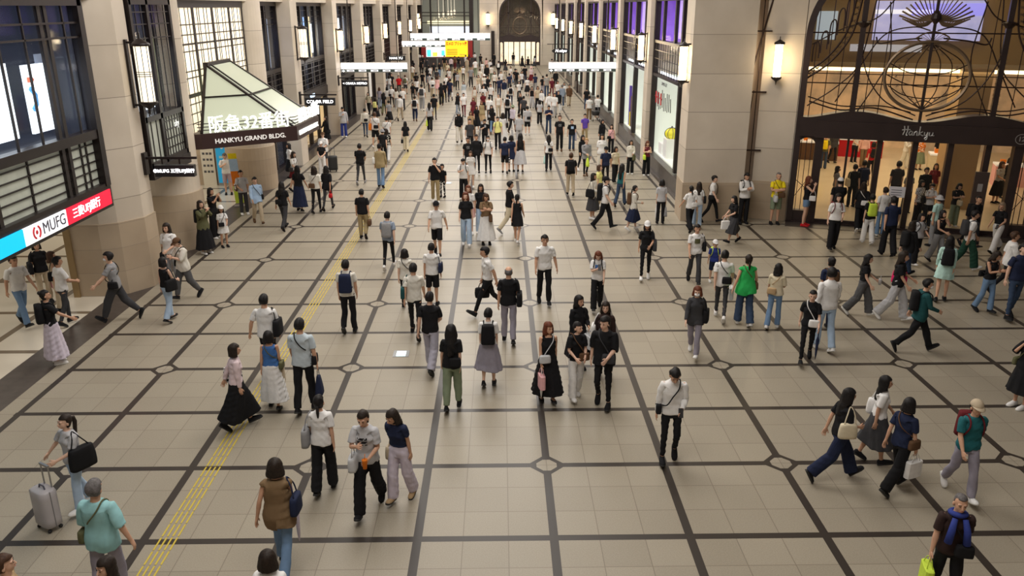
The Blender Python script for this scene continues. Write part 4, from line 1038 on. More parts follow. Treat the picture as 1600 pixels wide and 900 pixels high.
# entrance under the canopy: blue poster, notice board, doors
t = empty('information_poster', (-11.86, 22.2, 0))
MB().box(-.62, .52, -.04, 0, .12, 2.5).build('board', mat('poster_blue', (.02, .33, .62), rough=.5, emit=.25, ecol=(.02, .38, .7)), t)
for z in (.85, 1.15, 1.9): MB().box(-.5, .42, -.05, -.04, z, z+.10).build('pale_block', mat('poster_pale', (.45, .68, .72), rough=.6), t)
for x in (-.25, .3): MB().box(x-.06, x+.06, -.05, -.04, 2.05, 2.4).build('pale_block', MATS['poster_pale'], t)
for x, z in ((0, 2.25), (-.35, 1.6), (.2, 1.55)):
    mb = MB(); mb.lathe((0, 0, 0), [(0, .06), (.012, .06)], 16); o = mb.build('white_disc', PAPER, t); o.matrix_local = Matrix.Translation((x, -.052, z)) @ Matrix.Rotation(math.pi/2, 4, 'X')
MB().box(-.66, .56, -.02, .02, .0, 2.56).build('frame', mat('steel_grey', (.35, .36, .37), rough=.4, metal=.5), t)
tag(t, 'large blue information poster in the entrance under the glass canopy', 'poster')
t = empty('notice_board', (-12.85, 22.2, 0)); MB().box(-.27, .27, -.03, 0, .0, 2.4).build('board', mat('board_cream', (.72, .68, .58), rough=.6), t)
mb = MB()
for z in np.linspace(.6, 2.1, 7):
    for x in (-.15, .0, .14): mb.box(x-.05, x+.05, -.036, -.03, z-.05, z+.04)
mb.build('print', mat('ink_dark', (.08, .08, .09), rough=.7), t); tag(t, 'cream notice board with dark print left of the blue poster', 'notice')
MB_ = MB().box(-14.2, -10.9, 22.3, 22.45, 0, 4.6); structure('wall_left', MB_, BASE)
mb = MB()
for x in (-11.22, -11.05): mb.box(x-.05, x+.05, 21.9, 22.2, 0, 4.0)
structure('trim_5', mb, mat('steel_grey', (0, 0, 0)))
t = empty('lightbox', (-12.1, 24.9, 0)); MB().box(-.06, 0, -1.2, 1.2, .8, 2.6).build('lit_panel', screen_cols['white'], t); tag(t, 'white lightbox glowing inside the dark shopfront past the canopy', 'lightbox')

# blade signs on wall brackets
def blade(x, y, z, label, text, w=1.55, h=.30, ts=.16, ylook=0):
    t = empty('blade_sign', (x, y, z)); L_ = w
    mb = MB(); mb.box(-.10, .05, -.10, .10, .05, .62); mb.bar((0, 0, .48), (L_+.2, 0, .48), .06); mb.bar((.45, 0, .48), (.45, 0, .32), .04); mb.bar((L_-.25, 0, .48), (L_-.25, 0, .32), .04); mb.build('bracket', BRONZE, t)
    mb = MB(); mb.box(.25, L_+.12, -.09, .09, 0, h+.04); mb.build('sign_box', mat('sign_black', (.012, .012, .016), rough=.35), t)
    put_text('lettering', text, ts, SIGNW, t, (L_/2+.18, -.095, h/2+.02), (1, 0, 0), depth=.004, bold=.003)
    tag(t, label, 'sign'); return t
blade(-9.98, 9.65, 2.88, 'black blade sign with white bank lettering on the first pillar', '◉MUFG 三菱UFJ銀行', 1.15, .26, .115)
blade(-9.98, 27.0, 2.75, 'black blade sign reading COLOR FIELD on the pillar past the canopy', 'COLOR FIELD', 1.5, .30, .20)
blade(-9.98, 36.5, 2.75, 'black blade sign with white lettering below the left hanging sign', '< OSAKA METRO', 1.55, .30, .18)
blade(-9.98, 56.0, 3.0, 'small black blade sign under the farther hanging sign', 'HANKYU', 1.6, .34, .26)
t = empty('oval_sign', (6.0, 65.3, 2.9)); mb = MB(); mb.bar((0, 0, .95), (-2.4, 0, .95), .06); mb.bar((-.4, 0, .95), (-.4, 0, .5), .04); mb.bar((-1.9, 0, .95), (-1.9, 0, .5), .04); mb.build('bracket', BRONZE, t)
mb = MB(); n = 28; mb.add([(-1.15+.82*math.cos(2*math.pi*k/n), y_, .36+.26*math.sin(2*math.pi*k/n)) for y_ in (-.07, .07) for k in range(n)], [tuple(range(n)), tuple(range(2*n-1, n-1, -1))]+[(k, k+n, (k+1) % n+n, (k+1) % n) for k in range(n)]); mb.build('sign_box', MATS['sign_black'], t)
put_text('lettering', 'Hankyu', .34, SIGNW, t, (-1.15, -.075, .37), (1, 0, 0), depth=.004, bold=.008, shear=.25); tag(t, 'small oval black sign hanging from a bracket near the far right end', 'sign')

# hanging lightbox signs
def hanging(x0, x1, y, z, label, h=.56, marks=5, arrow=True, col=(.05, .16, .10)):
    t = empty('hanging_sign', ((x0+x1)/2, y, z)); w = (x1-x0)/2
    MB().box(-w, w, -.18, .18, 0, h).build('housing', mat('housing_grey', (.55, .53, .50), rough=.4, metal=.3), t)
    MB().box(-w+.03, w-.03, -.195, -.18, h*.36, h-.03).build('lit_panel', mat('lightbox_white', (1, 1, 1), emit=2.2, ecol=(1, .98, .99)), t)
    MB().box(-w+.03, w-.03, -.192, -.18, .03, h*.34).build('dark_strip', mat('strip_dark', (.06, .09, .09), rough=.5), t)
    mb = MB(); n = marks
    for k in range(n):
        x = -w+.35+(2*w-.4)*k/n; mb.box(x, x+(2*w-.4)/n*.62, -.200, -.19, .06, h*.29)
    mb.build('direction_plates', mat('plate_white', (.9, .9, .92), emit=.9, ecol=(.9, .92, .95)), t)
    mb = MB()
    for k in range(n):
        x = -w+.35+(2*w-.4)*k/n; ww = (2*w-.4)/n*.62; mb.box(x+ww*.30, x+ww*.85, -.206, -.2, .09, .13)
    mb.build('print', SDK, t)
    mb = MB(); mb.bar((-w+.06, -.2, h*.17), (-w+.26, -.2, h*.17), .03); mb.bar((-w+.16, -.2, h*.06), (-w+.16, -.2, h*.28), .03); mb.build('arrow', SIGNW, t)
    mb = MB()
    for sx_ in (-w*.7, w*.7): mb.bar((sx_, 0, h), (sx_, 0, 14.2-z), .05)
    mb.build('hanger', BRONZE, t)
    tag(t, label, 'sign'); return t
hanging(-10.05, -6.13, 38, 3.42, 'bright white hanging lightbox sign on the left side of the concourse')
hanging(2.15, 6.17, 38, 3.42, 'bright white hanging lightbox sign on the right side of the concourse')
hanging(-8.95, -5.3, 60, 3.86, 'white hanging sign in front of the colourful screen, lower of two', h=.50, marks=4)
hanging(-8.3, -1.5, 60.8, 4.34, 'wide white hanging sign near the far end, upper of two', h=.62, marks=6)
o = tag(MB().box(-1.75, -1.35, 95.2, 95.58, 0, 4.2).build('service_column', BRONZE), 'dark square column against the far wall between the screen and the arch', 'post')

# wall lanterns
def lantern(x, y, z0, z1, label, bright=True, side=1, r=.13, wall=.22, ax=0, ribs=8):
    """side: direction of the wall it hangs from (+1 = wall on +X)"""
    h = z1-z0; t = empty('wall_lantern', (x, y, z0), ax); cap = h*.10
    mb = MB(); mb.lathe((0, 0, cap), [(0, r*.86), (h-2*cap, r*.86)], 20); mb.build('lamp_glass', LAMPW if bright else LAMPD, t, smooth=False)
    mb = MB()
    mb.lathe((0, 0, h-cap), [(-.02, r*1.12), (.03, r*1.15), (.06, r*.95), (cap*.7, r*.5), (cap, r*.10), (cap*1.7, r*.06)], 20)
    mb.lathe((0, 0, 0), [(-cap*.8, r*.05), (0, r*.15), (cap*.3, r*.5), (cap-.05, r*.95), (cap-.02, r*1.15), (cap+.02, r*1.12)], 20)
    mb.build('caps', BRONZE, t, smooth=True)
    mb = MB()
    for k in range(ribs): a = 2*math.pi*(k+.5)/ribs; mb.bar((r*.9*math.cos(a), r*.9*math.sin(a), cap), (r*.9*math.cos(a), r*.9*math.sin(a), h-cap), .012)
    for zz in (.47, .5, .53): mb.tube([(r*.92*math.cos(a), r*.92*math.sin(a), h*zz) for a in np.linspace(0, 2*math.pi, 20)[:-1]], .008, 4, closed=True)
    if not bright: mb.build('ribs', BRONZE, t)
    else: mb.build('ribs', mat('brass', (.5, .36, .15), rough=.35, metal=.8), t)
    mb = MB(); s = side
    if ax == 0:
        mb.box(min(s*wall, s*(wall-.05)), max(s*wall, s*(wall-.05)), -.06, .06, cap*.2, h-cap*.2)
        for zz in (cap*.6, h-cap*.6): mb.bar((s*r*.8, 0, zz), (s*wall, 0, zz), .05)
    else:
        mb.box(-.06, .06, wall-.05, wall, cap*.2, h-cap*.2)
        for zz in (cap*.6, h-cap*.6): mb.bar((0, r*.8, zz), (0, wall, zz), .05)
    mb.build('wall_bracket', BRONZE, t)
    tag(t, label, 'lamp', 'wall lanterns along the concourse')
    if bright:
        d = bpy.data.lights.new('lantern_light', 'POINT'); d.energy = 38; d.color = (1, .80, .52); d.shadow_soft_size = .18
        o = bpy.data.objects.new('lantern_light', d); COL.objects.link(o)
        if ax == 0: o.location = (x-side*.32, y, (z0+z1)/2)
        else: o.location = (x-.1, y-.35, (z0+z1)/2)
    return t
lantern(-9.62, 9.55, 4.62, 6.35, 'large ribbed cylinder lantern glowing softly on the first left pillar', False, -1, .20, .38)
lantern(-9.66, 27.2, 4.72, 6.30, 'ribbed lantern glowing softly on the pillar past the glass canopy', False, -1, .20, .34)
nth = ['third', 'fourth', 'fifth', 'sixth', 'seventh', 'eighth']
for k, y in enumerate((36.8, 46.4, 56.0, 65.6, 75.2, 84.8)):
    lantern(-9.74, y, 4.6, 5.95, 'bright warm lantern, %s along the left row of pillars from the front' % nth[k], True, -1, .145, .26)
for k, y in enumerate((16.15, 26.9, 36.5, 46.1, 55.7, 65.3, 74.9, 84.5)):
    lantern(5.72 if k else 5.34, y, 4.6, 5.98, 'bright warm lantern, %s along the right row of pilasters from the front' % ['first', 'second', 'third', 'fourth', 'fifth', 'sixth', 'seventh', 'eighth'][k], True, 1, .145, .30)
EA = Vector((9.2, 15.82, 0)); EROT = math.radians(-19.6)
def EW(s, t_, z): c, sn = math.cos(EROT), math.sin(EROT); return Vector((EA.x+s*c-t_*sn, EA.y+s*sn+t_*c, z))
p_ = EW(-.78, -.26, 0); lantern(p_.x, p_.y, 4.72, 6.05, 'bright wall lantern on the pale stone wall beside the ironwork entrance', True, 1, .15, .26, ax=EROT)

for xx, l_ in ((-10.9, 'warm lantern on the far wall beyond the left row'), (-2.15, 'warm lantern on the far wall between the screen and the arch'), (6.0, 'warm lantern on the far wall just past the arch')):
    lantern(xx, 95.25, 4.75, 6.45, l_, True, 1, .24, .32, ax=.001)
# ---------------------------------------------------------------- right facade
PR = [26.4+9.6*k for k in range(7)]
for y in PR:
    mb = MB(); mb.box(6.0, 7.4, y, y+.95, 0, 14.2); structure('wall_right', mb, STONE)
mb = MB(); mb.box(6.6, 9.5, 16, 95.5, 7.4, 14.2); structure('wall_right', mb, STONE)
# big pier before the entrance, with a slot window
mb = MB(); mb.prism([(5.56, 15.9), (7.62, 15.84), (7.62, 18.9), (6.5, 18.9), (6.5, 18.2), (5.6, 17.2)], 0, 14.2); structure('wall_right', mb, STONE)
mb = MB(); mb.prism([(5.53, 15.87), (7.64, 15.81), (7.64, 16.5), (5.6, 17.2)], 0, 1.35); structure('wall_right', mb, BASE)
W0, W1 = EW(-1.25, 0, 0), EW(-.03, 0, 0)
mb = MB(); mb.prism([(W0.x, W0.y), (W1.x, W1.y), tuple(EW(.0, .8, 0))[:2], tuple(EW(-1.25, .8, 0))[:2]], 0, 14.2); structure('wall_right', mb, STONE)
mb = MB(); mb.prism([tuple(EW(-1.27, -.03, 0))[:2], tuple(EW(-.03, -.03, 0))[:2], tuple(EW(-.03, .1, 0))[:2], tuple(EW(-1.27, .1, 0))[:2]], 0, 1.35); structure('wall_right', mb, BASE)
t = empty('slot_window', (7.85, 16.6, 0))
MB().box(-.35, .45, .0, .05, 0, 14).build('inner_wall', mat('slot_tan', (.62, .50, .40), rough=.7), t)
mb = MB()
for z in (2.4, 4.35, 6.3, 8.2): mb.bar((-.3, -.35, z), (.35, -.45, z), .05)
mb.bar((-.22, -.35, 0), (-.22, -.35, 9), .05); mb.bar((.05, -.38, 0), (.05, -.38, 9), .025); mb.bar((-.22, -.35, 2.4), (-.05, -.35, 4.4), .02); mb.bar((.32, -.4, 7.4), (-.2, -.35, 4.9), .05)
mb.build('iron_bars', IRON, t); tag(t, 'narrow vertical slot with thin iron bars between the pale pier and the entrance wall', 'window')
# show windows
PURP = mat('purple_lit_curtain', (.30, .16, .62), rough=.8, emit=.42, ecol=(.30, .12, .80), noise=.2, scale=1.2)  # purple light inside the upper windows, put into colour and emission
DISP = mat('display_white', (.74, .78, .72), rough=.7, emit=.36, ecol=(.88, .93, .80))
PURP2 = mat('lilac_lit_curtain', (.5, .4, .8), rough=.8, emit=.8, ecol=(.55, .38, .95), noise=.15, scale=1.5)  # paler part of that purple light, likewise painted and emissive
def show_window(y0, y1, label, X=6.32, kind='white'):
    off = (y0+y1)/2; t = empty('show_window', (X, off, 0)); a, b = y0-off, y1-off
    mb = MB()
    for y in (a+.08, b-.08): mb.box(-.14, .10, y-.09, y+.09, 0, 7.4)
    ys = [a+(b-a)*f for f in ((.30,) if y0 < 20 else (.5,))]
    for y in ys: mb.box(-.12, .1, y-.12, y+.12, .75, 7.4)
    for z in (4.2, 5.62, 7.35): mb.box(-.12, .1, a, b, z-.06, z+.06)
    mb.build('frame', BRONZE, t)
    MB().box(-.20, .5, a, b, 0, .70).box(-.30, -.18, a, b, 0, .10).build('plinth', DARKST, t)
    mb = grid_mesh(-.08, a, b, 4.2, 5.62, [a+(b-a)*k/16 for k in range(1, 16)], [4.55, 4.9, 5.25], .025, .025); mb.build('balustrade', BRONZE, t)
    mb = MB()
    for f in (.22, .5, .8): mb.box(-.06, .06, a+(b-a)*f-.10, a+(b-a)*f+.10, 5.6, 7.4)
    mb.build('upper_mullions', BRONZE, t)
    MB().box(.0, .01, a, b, .78, 4.2).build('glass', CLEAR, t); MB().box(.0, .01, a, b, 4.2, 7.35).build('upper_glass', CLEAR, t)
    MB().box(2.2, 2.25, a, b, .7, 4.15).box(.1, 2.2, a, a+.05, .7, 4.15).box(.1, 2.2, b-.05, b, .7, 4.15).box(.1, 2.2, a, b, .70, .76).build('display_box', DISP, t)
    MB().box(.75, .80, a, b, 5.6, 7.4).box(.1, .75, b-.05, b, 5.6, 7.4).build('purple_lit_backdrop', PURP, t)
    for f in (.25, .62): MB().box(.65, .7, a+(b-a)*f, a+(b-a)*(f+.2), 5.75, 7.4).build('lilac_lit_panel', PURP2, t)
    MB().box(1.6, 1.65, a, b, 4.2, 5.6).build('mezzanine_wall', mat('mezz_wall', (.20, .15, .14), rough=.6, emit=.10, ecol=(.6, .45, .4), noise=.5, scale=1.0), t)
    MB().box(.25, .30, a, b, 4.08, 4.3).build('light_strip', mat('strip_light', (.9, .95, 1), emit=2.2, ecol=(.85, .92, 1)), t)
    tag(t, label, 'window'); return t
ymid = [(18.2, 26.35), (27.4, 35.95), (37.0, 45.55), (46.6, 55.15), (56.2, 64.75), (65.8, 74.35), (75.4, 83.95), (85.0, 95.4)]
lab = ['display window with a yellow gift box and red lettering, nearest on the right side', 'display window with coloured bars behind the right hanging sign', 'narrow-looking display window under purple light, third from the entrance pier', 'display window under purple light, fourth from the entrance pier', 'display window beside the dark oval iron screen', 'display window, sixth along the right side', 'display window, seventh along the right side', 'last display window before the far wall on the right']
SW = [show_window(a, b, l) for (a, b), l in zip(ymid, lab)]
for y in PR: pass
# things on show in the first windows
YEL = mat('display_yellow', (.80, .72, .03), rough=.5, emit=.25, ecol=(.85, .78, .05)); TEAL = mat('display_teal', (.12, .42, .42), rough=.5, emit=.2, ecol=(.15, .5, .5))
t = empty('display_backdrop', (6.98, 22.1, 0)); MB().box(0, .05, -1.3, .5, 2.9, 4.1).build('yellow_panel', YEL, t); MB().box(0, .05, -1.3, .5, 1.9, 2.9).build('teal_panel', TEAL, t); MB().box(0, .05, -1.3, .5, .78, 1.9).build('yellow_panel', YEL, t); tag(t, 'yellow and teal backdrop panels at the near end of the first display window', 'panel')
t = empty('gift_box', (6.78, 24.1, 1.60)); mb = MB(); ell(mb, (0, 0, .22), (.30, .30, .24), 20, 12); mb.build('box', YEL, t, smooth=True); mb = MB()
for a in range(4):
    an = a*math.pi/4; mb.tube([(.315*math.cos(an)*math.sin(u), .315*math.sin(an)*math.sin(u), .22+.25*math.cos(u)) for u in np.linspace(0, 2*math.pi, 17)[:-1]], .012, 4, closed=True)
mb.lathe((0, 0, .44), [(0, .05), (.1, .03)], 10); mb.build('ribbon', SDK, t); tag(t, 'round yellow box tied with dark ribbon on a white pedestal', 'box')
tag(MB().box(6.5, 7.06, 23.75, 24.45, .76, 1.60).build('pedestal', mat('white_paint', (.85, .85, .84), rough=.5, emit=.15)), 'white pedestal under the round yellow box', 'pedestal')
tag(MB().box(6.5, 6.95, 24.8, 25.5, .76, 1.25).build('pedestal', MATS['white_paint']), 'low white pedestal farther back in the first display window', 'pedestal')
t = empty('window_lettering', (6.27, 23.3, 3.3)); DK = mat('letter_dark', (.10, .10, .10), rough=.6); RD = mat('letter_red', (.55, .03, .04), rough=.6)
mb = MB(); q = random.Random(9)
for k in range(9):
    y = 1.9-k*.36; mb.bar((0, y, .1+.3*q.random()), (0, y-.12, -.35-.2*q.random()), .03)
mb.build('dark_strokes', DK, t)
mb = MB()
for k in range(3):
    y = 2.2-k*.55; mb.bar((0, y, .2), (0, y-.05, -.3), .05); mb.bar((0, y+.12, .0), (0, y-.14, -.05), .05)
mb.build('red_strokes', RD, t)
put_text('lettering', 'SUMMER GIFT', .20, DK, t, (0, .5, .62), (0, -1, 0), depth=.003); tag(t, 'red and dark brush lettering on the first display window glass', 'lettering')
for k, (dy, c, z) in enumerate(((0, 'yellow', 2.2), (.35, 'orange', 1.9), (.7, 'purple', 2.6), (1.05, 'mocha', 2.4), (1.4, 'yellow', 1.5), (1.7, 'purple', 2.9))):
    tag(MB().box(6.52, 6.64, 32.9+dy, 33.14+dy, .76, z).build('display_bar', cloth(c)), 'upright %s bar in the second display window, %s from its near end' % (CNAME.get(c, c), ['first', 'second', 'third', 'fourth', 'fifth', 'sixth'][k]), 'display', 'coloured display bars')
# oval iron screen
t = empty('iron_screen', (5.98, 60.5, -.4)); mb = MB()
for y in np.linspace(-.8, .8, 7): mb.bar((0, y, 2.4), (0, y, 8), .04)
mb.bar((0, 0, .4), (0, 0, 2.5), .12)
for z in np.linspace(2.6, 7.4, 9): mb.tube([(0, .32*math.cos(a)+.35*(1 if int(z*2) % 2 else -1), z+.28*math.sin(a)) for a in np.linspace(0, 2*math.pi, 13)[:-1]], .025, 4, closed=True)
mb.bar((0, -.85, 2.0), (0, -.85, 8), .1); mb.bar((0, .85, 2.0), (0, .85, 8), .1); mb.build('ironwork', IRON, t); tag(t, 'tall dark ornamental iron screen on the right side beyond the hanging sign', 'screen')
# street-level band along the right
mb = MB(); mb.box(6.0, 6.34, 17.2, 95, 0, .012); structure('trim_3', mb, DARKST)

# ---------------------------------------------------------------- far wall
FW = 95.6
mb = MB(); mb.box(-13, -10.5, FW, FW+1, 0, 14.2).box(-3.2, -.95, FW, FW+1, 0, 14.2).box(4.75, 9, FW, FW+1, 0, 14.2).box(-13, 9, FW, FW+1, 10, 14.2); structure('wall_far', mb, STONE)
mb = MB(); mb.box(-4.5, -4.0, FW-.1, FW+.6, 0, 10).box(-10.9, -10.4, FW-.1, FW+.6, 0, 10).box(-10.5, -4, FW+.0, FW+.2, 3.5, 3.7)
mb.bar((-9.3, FW, 3.6), (-9.3, FW, 10), .2); mb.bar((-5.1, FW, 3.6), (-5.1, FW, 10), .2); mb.bar((-7.5, FW, 6), (-7.5, FW, 10), .08)
for z in (5.2, 6.0, 6.4): mb.box(-10.5, -4, FW, FW+.1, z-.05, z+.05)
t = empty('window_1', (0, 0, 0)); t['kind'] = 'structure'; mb.build('window_frame', BRONZE, t)
MB().box(-10.6, -3.9, FW+.3, FW+.33, 3.6, 10).build('window_glass', GLASS, t)
mb = MB(); mb.box(-13, -3, FW+4, FW+4.2, 0, 10); structure('wall_far', mb, mat('far_room', (.36, .36, .30), rough=.7, emit=.16, ecol=(.6, .62, .5)))
mb = MB(); mb.box(-13, 9, 99, 104, -.2, 0); structure('floor', mb, MATS['arcade_tile'])
tag(MB().box(-10, -4.4, FW+3.0, FW+3.1, 5.0, 5.35).build('light_cove', mat('cove', (1, .9, .6), emit=1.8, ecol=(1, .88, .5))), 'warm strip of light in the room beyond the far wall', 'lamp')
tag(MB().box(-9.6, -4.3, FW+2.0, FW+2.1, 3.65, 4.7).build('bright_ceiling_panel', mat('cool_panel', (.9, .92, 1), emit=1.3, ecol=(.85, .9, 1))), 'bright cool panels seen through the far opening above the screen', 'panel')
for k, xx in enumerate((-8.4, -7.8, -7.2, -6.8, -6.4)):
    mb = MB(); mb.lathe((xx, FW+1.5, 5.75+.1*k), [(0, .10), (.5, .13), (.6, .03), (2.5, .02)], 8); tag(mb.build('pendant_lamp', LAMPD), 'small pendant lamp in the far window, %s from its left end' % ['first', 'second', 'third', 'fourth', 'fifth'][k], 'lamp', 'pendant lamps')
t = empty('video_screen', (-7.0, FW-1.2, 0))
MB().box(-3.5, 2.9, -.1, .2, .95, 3.25).box(-3.3, -3.0, -.05, .15, 0, .95).box(2.4, 2.7, -.05, .15, 0, .95).build('housing', mat('housing_red', (.35, .02, .02), rough=.5), t)
MB().box(-.5, 2.3, -.13, -.1, 1.15, 3.12).build('yellow_panel', mat('led_yellow', (1, .75, .02), emit=.95, ecol=(1, .62, .02)), t)
MB().box(-2.9, -.5, -.13, -.1, 1.15, 3.12).build('white_panel', mat('led_white', (.85, .95, .95), emit=1.2, ecol=(.85, .97, .97)), t)
for j, (x0, x1, z0, z1, c, e) in enumerate(((-2.8, -2.3, 1.2, 2.0, 'led_cyan', (.1, .8, .8)), (-1.1, -.6, 2.4, 3.0, 'led_pink', (1, .3, .6)), (-1.0, -.6, 1.3, 1.9, 'led_cyan', (.1, .8, .8)), (-1.9, -1.2, 2.6, 3.05, 'led_gold', (1, .8, .1)), (-2.9, -2.5, 2.4, 3.0, 'led_orange', (1, .4, .05)), (-2.1, -1.5, 1.2, 1.7, 'led_lime', (.6, .9, .1)))):
    mb = MB(); mb.prism([(x0, -.15), (x1, -.15), (x1-.05, -.13), (x0+.08, -.13)], z0, z1); mb.build('colour_patch', mat(c, e, emit=1.1, ecol=e), t)
put_text('lettering', 'ロメロ ブリット展', .44, mat('led_red', (.6, .02, .01), emit=.25, ecol=(.7, .02, .01)), t, (.9, -.17, 2.70), (1, 0, 0), depth=.01, bold=.016, sx=.72)
mb = MB()
for z in (2.0, 1.8, 1.6, 1.4): mb.box(-.3, 1.0, -.16, -.13, z, z+.06)
mb.build('print', RD, t); put_text('lettering', 'Hankyu', .3, SDK, t, (1.7, -.14, 1.4), (1, 0, 0), depth=.004, shear=.2)
tag(t, 'wide video screen, its right half yellow with red lettering, at the far end', 'screen')
tag(MB().box(-13.0, -8.5, FW-3.0, FW-2.6, 0, 1.15).build('counter', mat('counter_dark', (.05, .04, .04), rough=.5)), 'long dark counter under the far video screen', 'counter')
tag(MB().box(-8.4, -3.6, FW-2.4, FW-2.0, 0, 1.1).build('counter', mat('counter_dark', (.05, .04, .04), rough=.5)), 'dark counter below the yellow half of the far screen', 'counter')
# illuminated floor panels
for (px, py), l in (((627, 553), 'small glowing panel set in the floor near the tactile strips'), ((700, 286), 'farther glowing panel set in the floor behind the man with a child')):
    g_ = ground(px, py); t = empty('floor_light', (g_.x, g_.y, 0)); MB().box(-.17, .17, -.17, .17, 0, .008).build('frame', mat('steel_grey', (.3, .3, .3)), t); MB().box(-.10, .10, -.13, .13, .006, .012).build('lit_panel', mat('floor_glow', (.7, .95, .95), emit=1.1, ecol=(.75, .98, 1)), t); tag(t, l, 'lamp')
# ================================================================ ironwork portals
def arch_pts(w, zs, za, n=40, r=0.0):
    """outline of a round-shouldered arch, from left foot over the top to right foot"""
    P = [(r, 0)]
    for k in range(n+1):
        a = math.pi-math.pi*k/n; ca, sa = math.cos(a), math.sin(a); f = (abs(ca)**2.6+abs(sa)**2.6)**(-1/2.6)
        P.append((w/2+(w/2-r)*ca*f, zs+(za-r-zs)*sa*f))
    P.append((w-r, 0)); return P
def xz_band(mb, P, Q, y0, y1):
    """solid between two outlines in the x-z plane"""
    n = len(P); V = []
    for y in (y0, y1):
        V += [(p[0], y, p[1]) for p in P]+[(q[0], y, q[1]) for q in Q]
    F = []
    for i in range(n-1):
        F += [(i, i+1, n+i+1, n+i), (2*n+i+1, 2*n+i, 3*n+i, 3*n+i+1), (i+1, i, 2*n+i, 2*n+i+1), (n+i, n+i+1, 3*n+i+1, 3*n+i)]
    mb.add(V, F); return mb
def ironwork(mb, mb2, W, zw, za, ztop, r=.021, rich=True):
    """curved bars of the grille; mb dark bars, mb2 pale ornament"""
    c = W/2
    T = lambda P, rr=r, m=mb: m.tube([(p[0], 0, p[1]) for p in P], rr, 5)
    S = lambda P, rr=r, m=mb, n=6: T([(q[0], q[2]) for q in spline([(p[0], 0, p[1]) for p in P], n)], rr, m)
    def top_at(x):
        u = abs((x-c)/(W/2)); u = min(u, .999); return za+(ztop-za)*(1-u**2.6)**(1/2.6)
    for x in np.arange(.35, W-.2, .42 if rich else .36):
        if abs(x-c) > (1.25 if rich else .1): T([(x, zw), (x+.02, top_at(x)-.1)], r*.7)
    for z, rr in ((4.70, r), (5.0, r*.7), (6.27, r)): T([(.12, z), (W-.12, z)], rr)
    # sphere ring
    R = 1.22; zc = 4.97
    ringp = lambda a, k=1.0: (c+R*k*math.cos(a), zc+R*.86*k*math.sin(a))
    mb2.tube([(ringp(a)[0], 0, ringp(a)[1]) for a in np.linspace(0, 2*math.pi, 49)[:-1]], .055, 6, closed=True)
    for s in (-1, 1):
        for k in (.28, .55, .82): S([(c, zc+R*.84), (c+s*R*k*.9, zc+R*.4), (c+s*R*k, zc), (c+s*R*k*.9, zc-R*.4), (c, zc-R*.84)], r*.8)
    for q in (-.45, -.1, .25): S([(c-R*math.cos(q)*.98, zc+R*.86*math.sin(q)+.15), (c-R*.5, zc+R*.86*math.sin(q)-.12), (c, zc+R*.86*math.sin(q)-.22), (c+R*.5, zc+R*.86*math.sin(q)-.12), (c+R*math.cos(q)*.98, zc+R*.86*math.sin(q)+.15)], r*.8)
    # long curves sweeping down from the top to the sides
    for s in (-1, 1):
        S([(c+s*.15, 3.75), (c+s*1.2, 4.25), (c+s*1.9, 5.4), (c+s*2.1, 7.2)], r)
        S([(c+s*1.9, 3.8), (c+s*1.45, 4.7), (c+s*1.15, 5.6), (c+s*1.35, 7.2)], r)
        S([(c+s*3.45, 3.95), (c+s*2.6, 4.6), (c+s*2.0, 5.4), (c+s*1.75, 7.3)], r)
        S([(c+s*3.4, 4.1), (c+s*2.4, 3.85), (c+s*1.4, 3.95), (c+s*.2, 3.62)], r*1.2)
        S([(c+s*3.45, 4.25), (c+s*2.4, 3.98), (c+s*1.2, 4.02), (c+s*.3, 3.85)], r)
        S([(c+s*.3, 6.12), (c+s*1.0, 6.05), (c+s*1.5, 5.95), (c+s*1.62, 6.15)], r*1.2)
        S([(c+s*.1, 6.35), (c+s*.6, 6.45), (c+s*1.4, 6.2), (c+s*2.0, 5.2), (c+s*2.6, 4.1)], r)
        S([(c+s*1.2, 7.3), (c+s*1.7, 6.7), (c+s*2.6, 6.4), (c+s*3.5, 5.9)], r)
        # slanting ornamental band
        S([(c+s*3.62, 4.78), (c+s*2.9, 5.35), (c+s*2.35, 6.2), (c+s*2.15, 7.4)], r*1.5); S([(c+s*3.62, 4.98), (c+s*3.0, 5.5), (c+s*2.5, 6.3), (c+s*2.32, 7.4)], r*1.5)
        B = spline([(c+s*3.60, 0, 4.88), (c+s*2.95, 0, 5.43), (c+s*2.43, 0, 6.25), (c+s*2.24, 0, 7.4)], 6)
        for i, p in enumerate(B):
            mb2.tube([(p[0]-.05, 0, p[2]), (p[0]+.05, 0, p[2]+.05)], .02, 4); mb2.tube([(p[0]+.05, 0, p[2]-.04), (p[0]-.05, 0, p[2]+.06)], .014, 4)
        # hooked fluting in the corner
        for k in range(5):
            x = c+s*(3.45-k*.22); z0 = 5.35+k*.28; h = .75+.08*k
            S([(x, z0), (x, z0+h*.6), (x-s*.06, z0+h*.8), (x-s*.14, z0+h*.8), (x-s*.18, z0+h*.6), (x-s*.18, z0+.12)], r*1.1)
    # eye
    for k, m_ in ((1, mb2), (.55, mb2)):
        z0 = 6.12 if k == 1 else 5.86; S([(c-.47*k, z0), (c-.25*k, z0+.14*k), (c, z0+.19*k), (c+.25*k, z0+.14*k), (c+.47*k, z0), (c+.25*k, z0-.14*k), (c, z0-.19*k), (c-.25*k, z0-.14*k), (c-.47*k, z0)], .024, m_)
        for a in np.linspace(.2, 2.95, 9): T([(c, z0-.1*k), (c+.42*k*math.cos(a), z0+.14*k*math.sin(a))], .008, m_)
    S([(c-.27, 4.12), (c, 4.23), (c+.27, 4.12), (c, 4.01), (c-.27, 4.12)], .02, mb2)
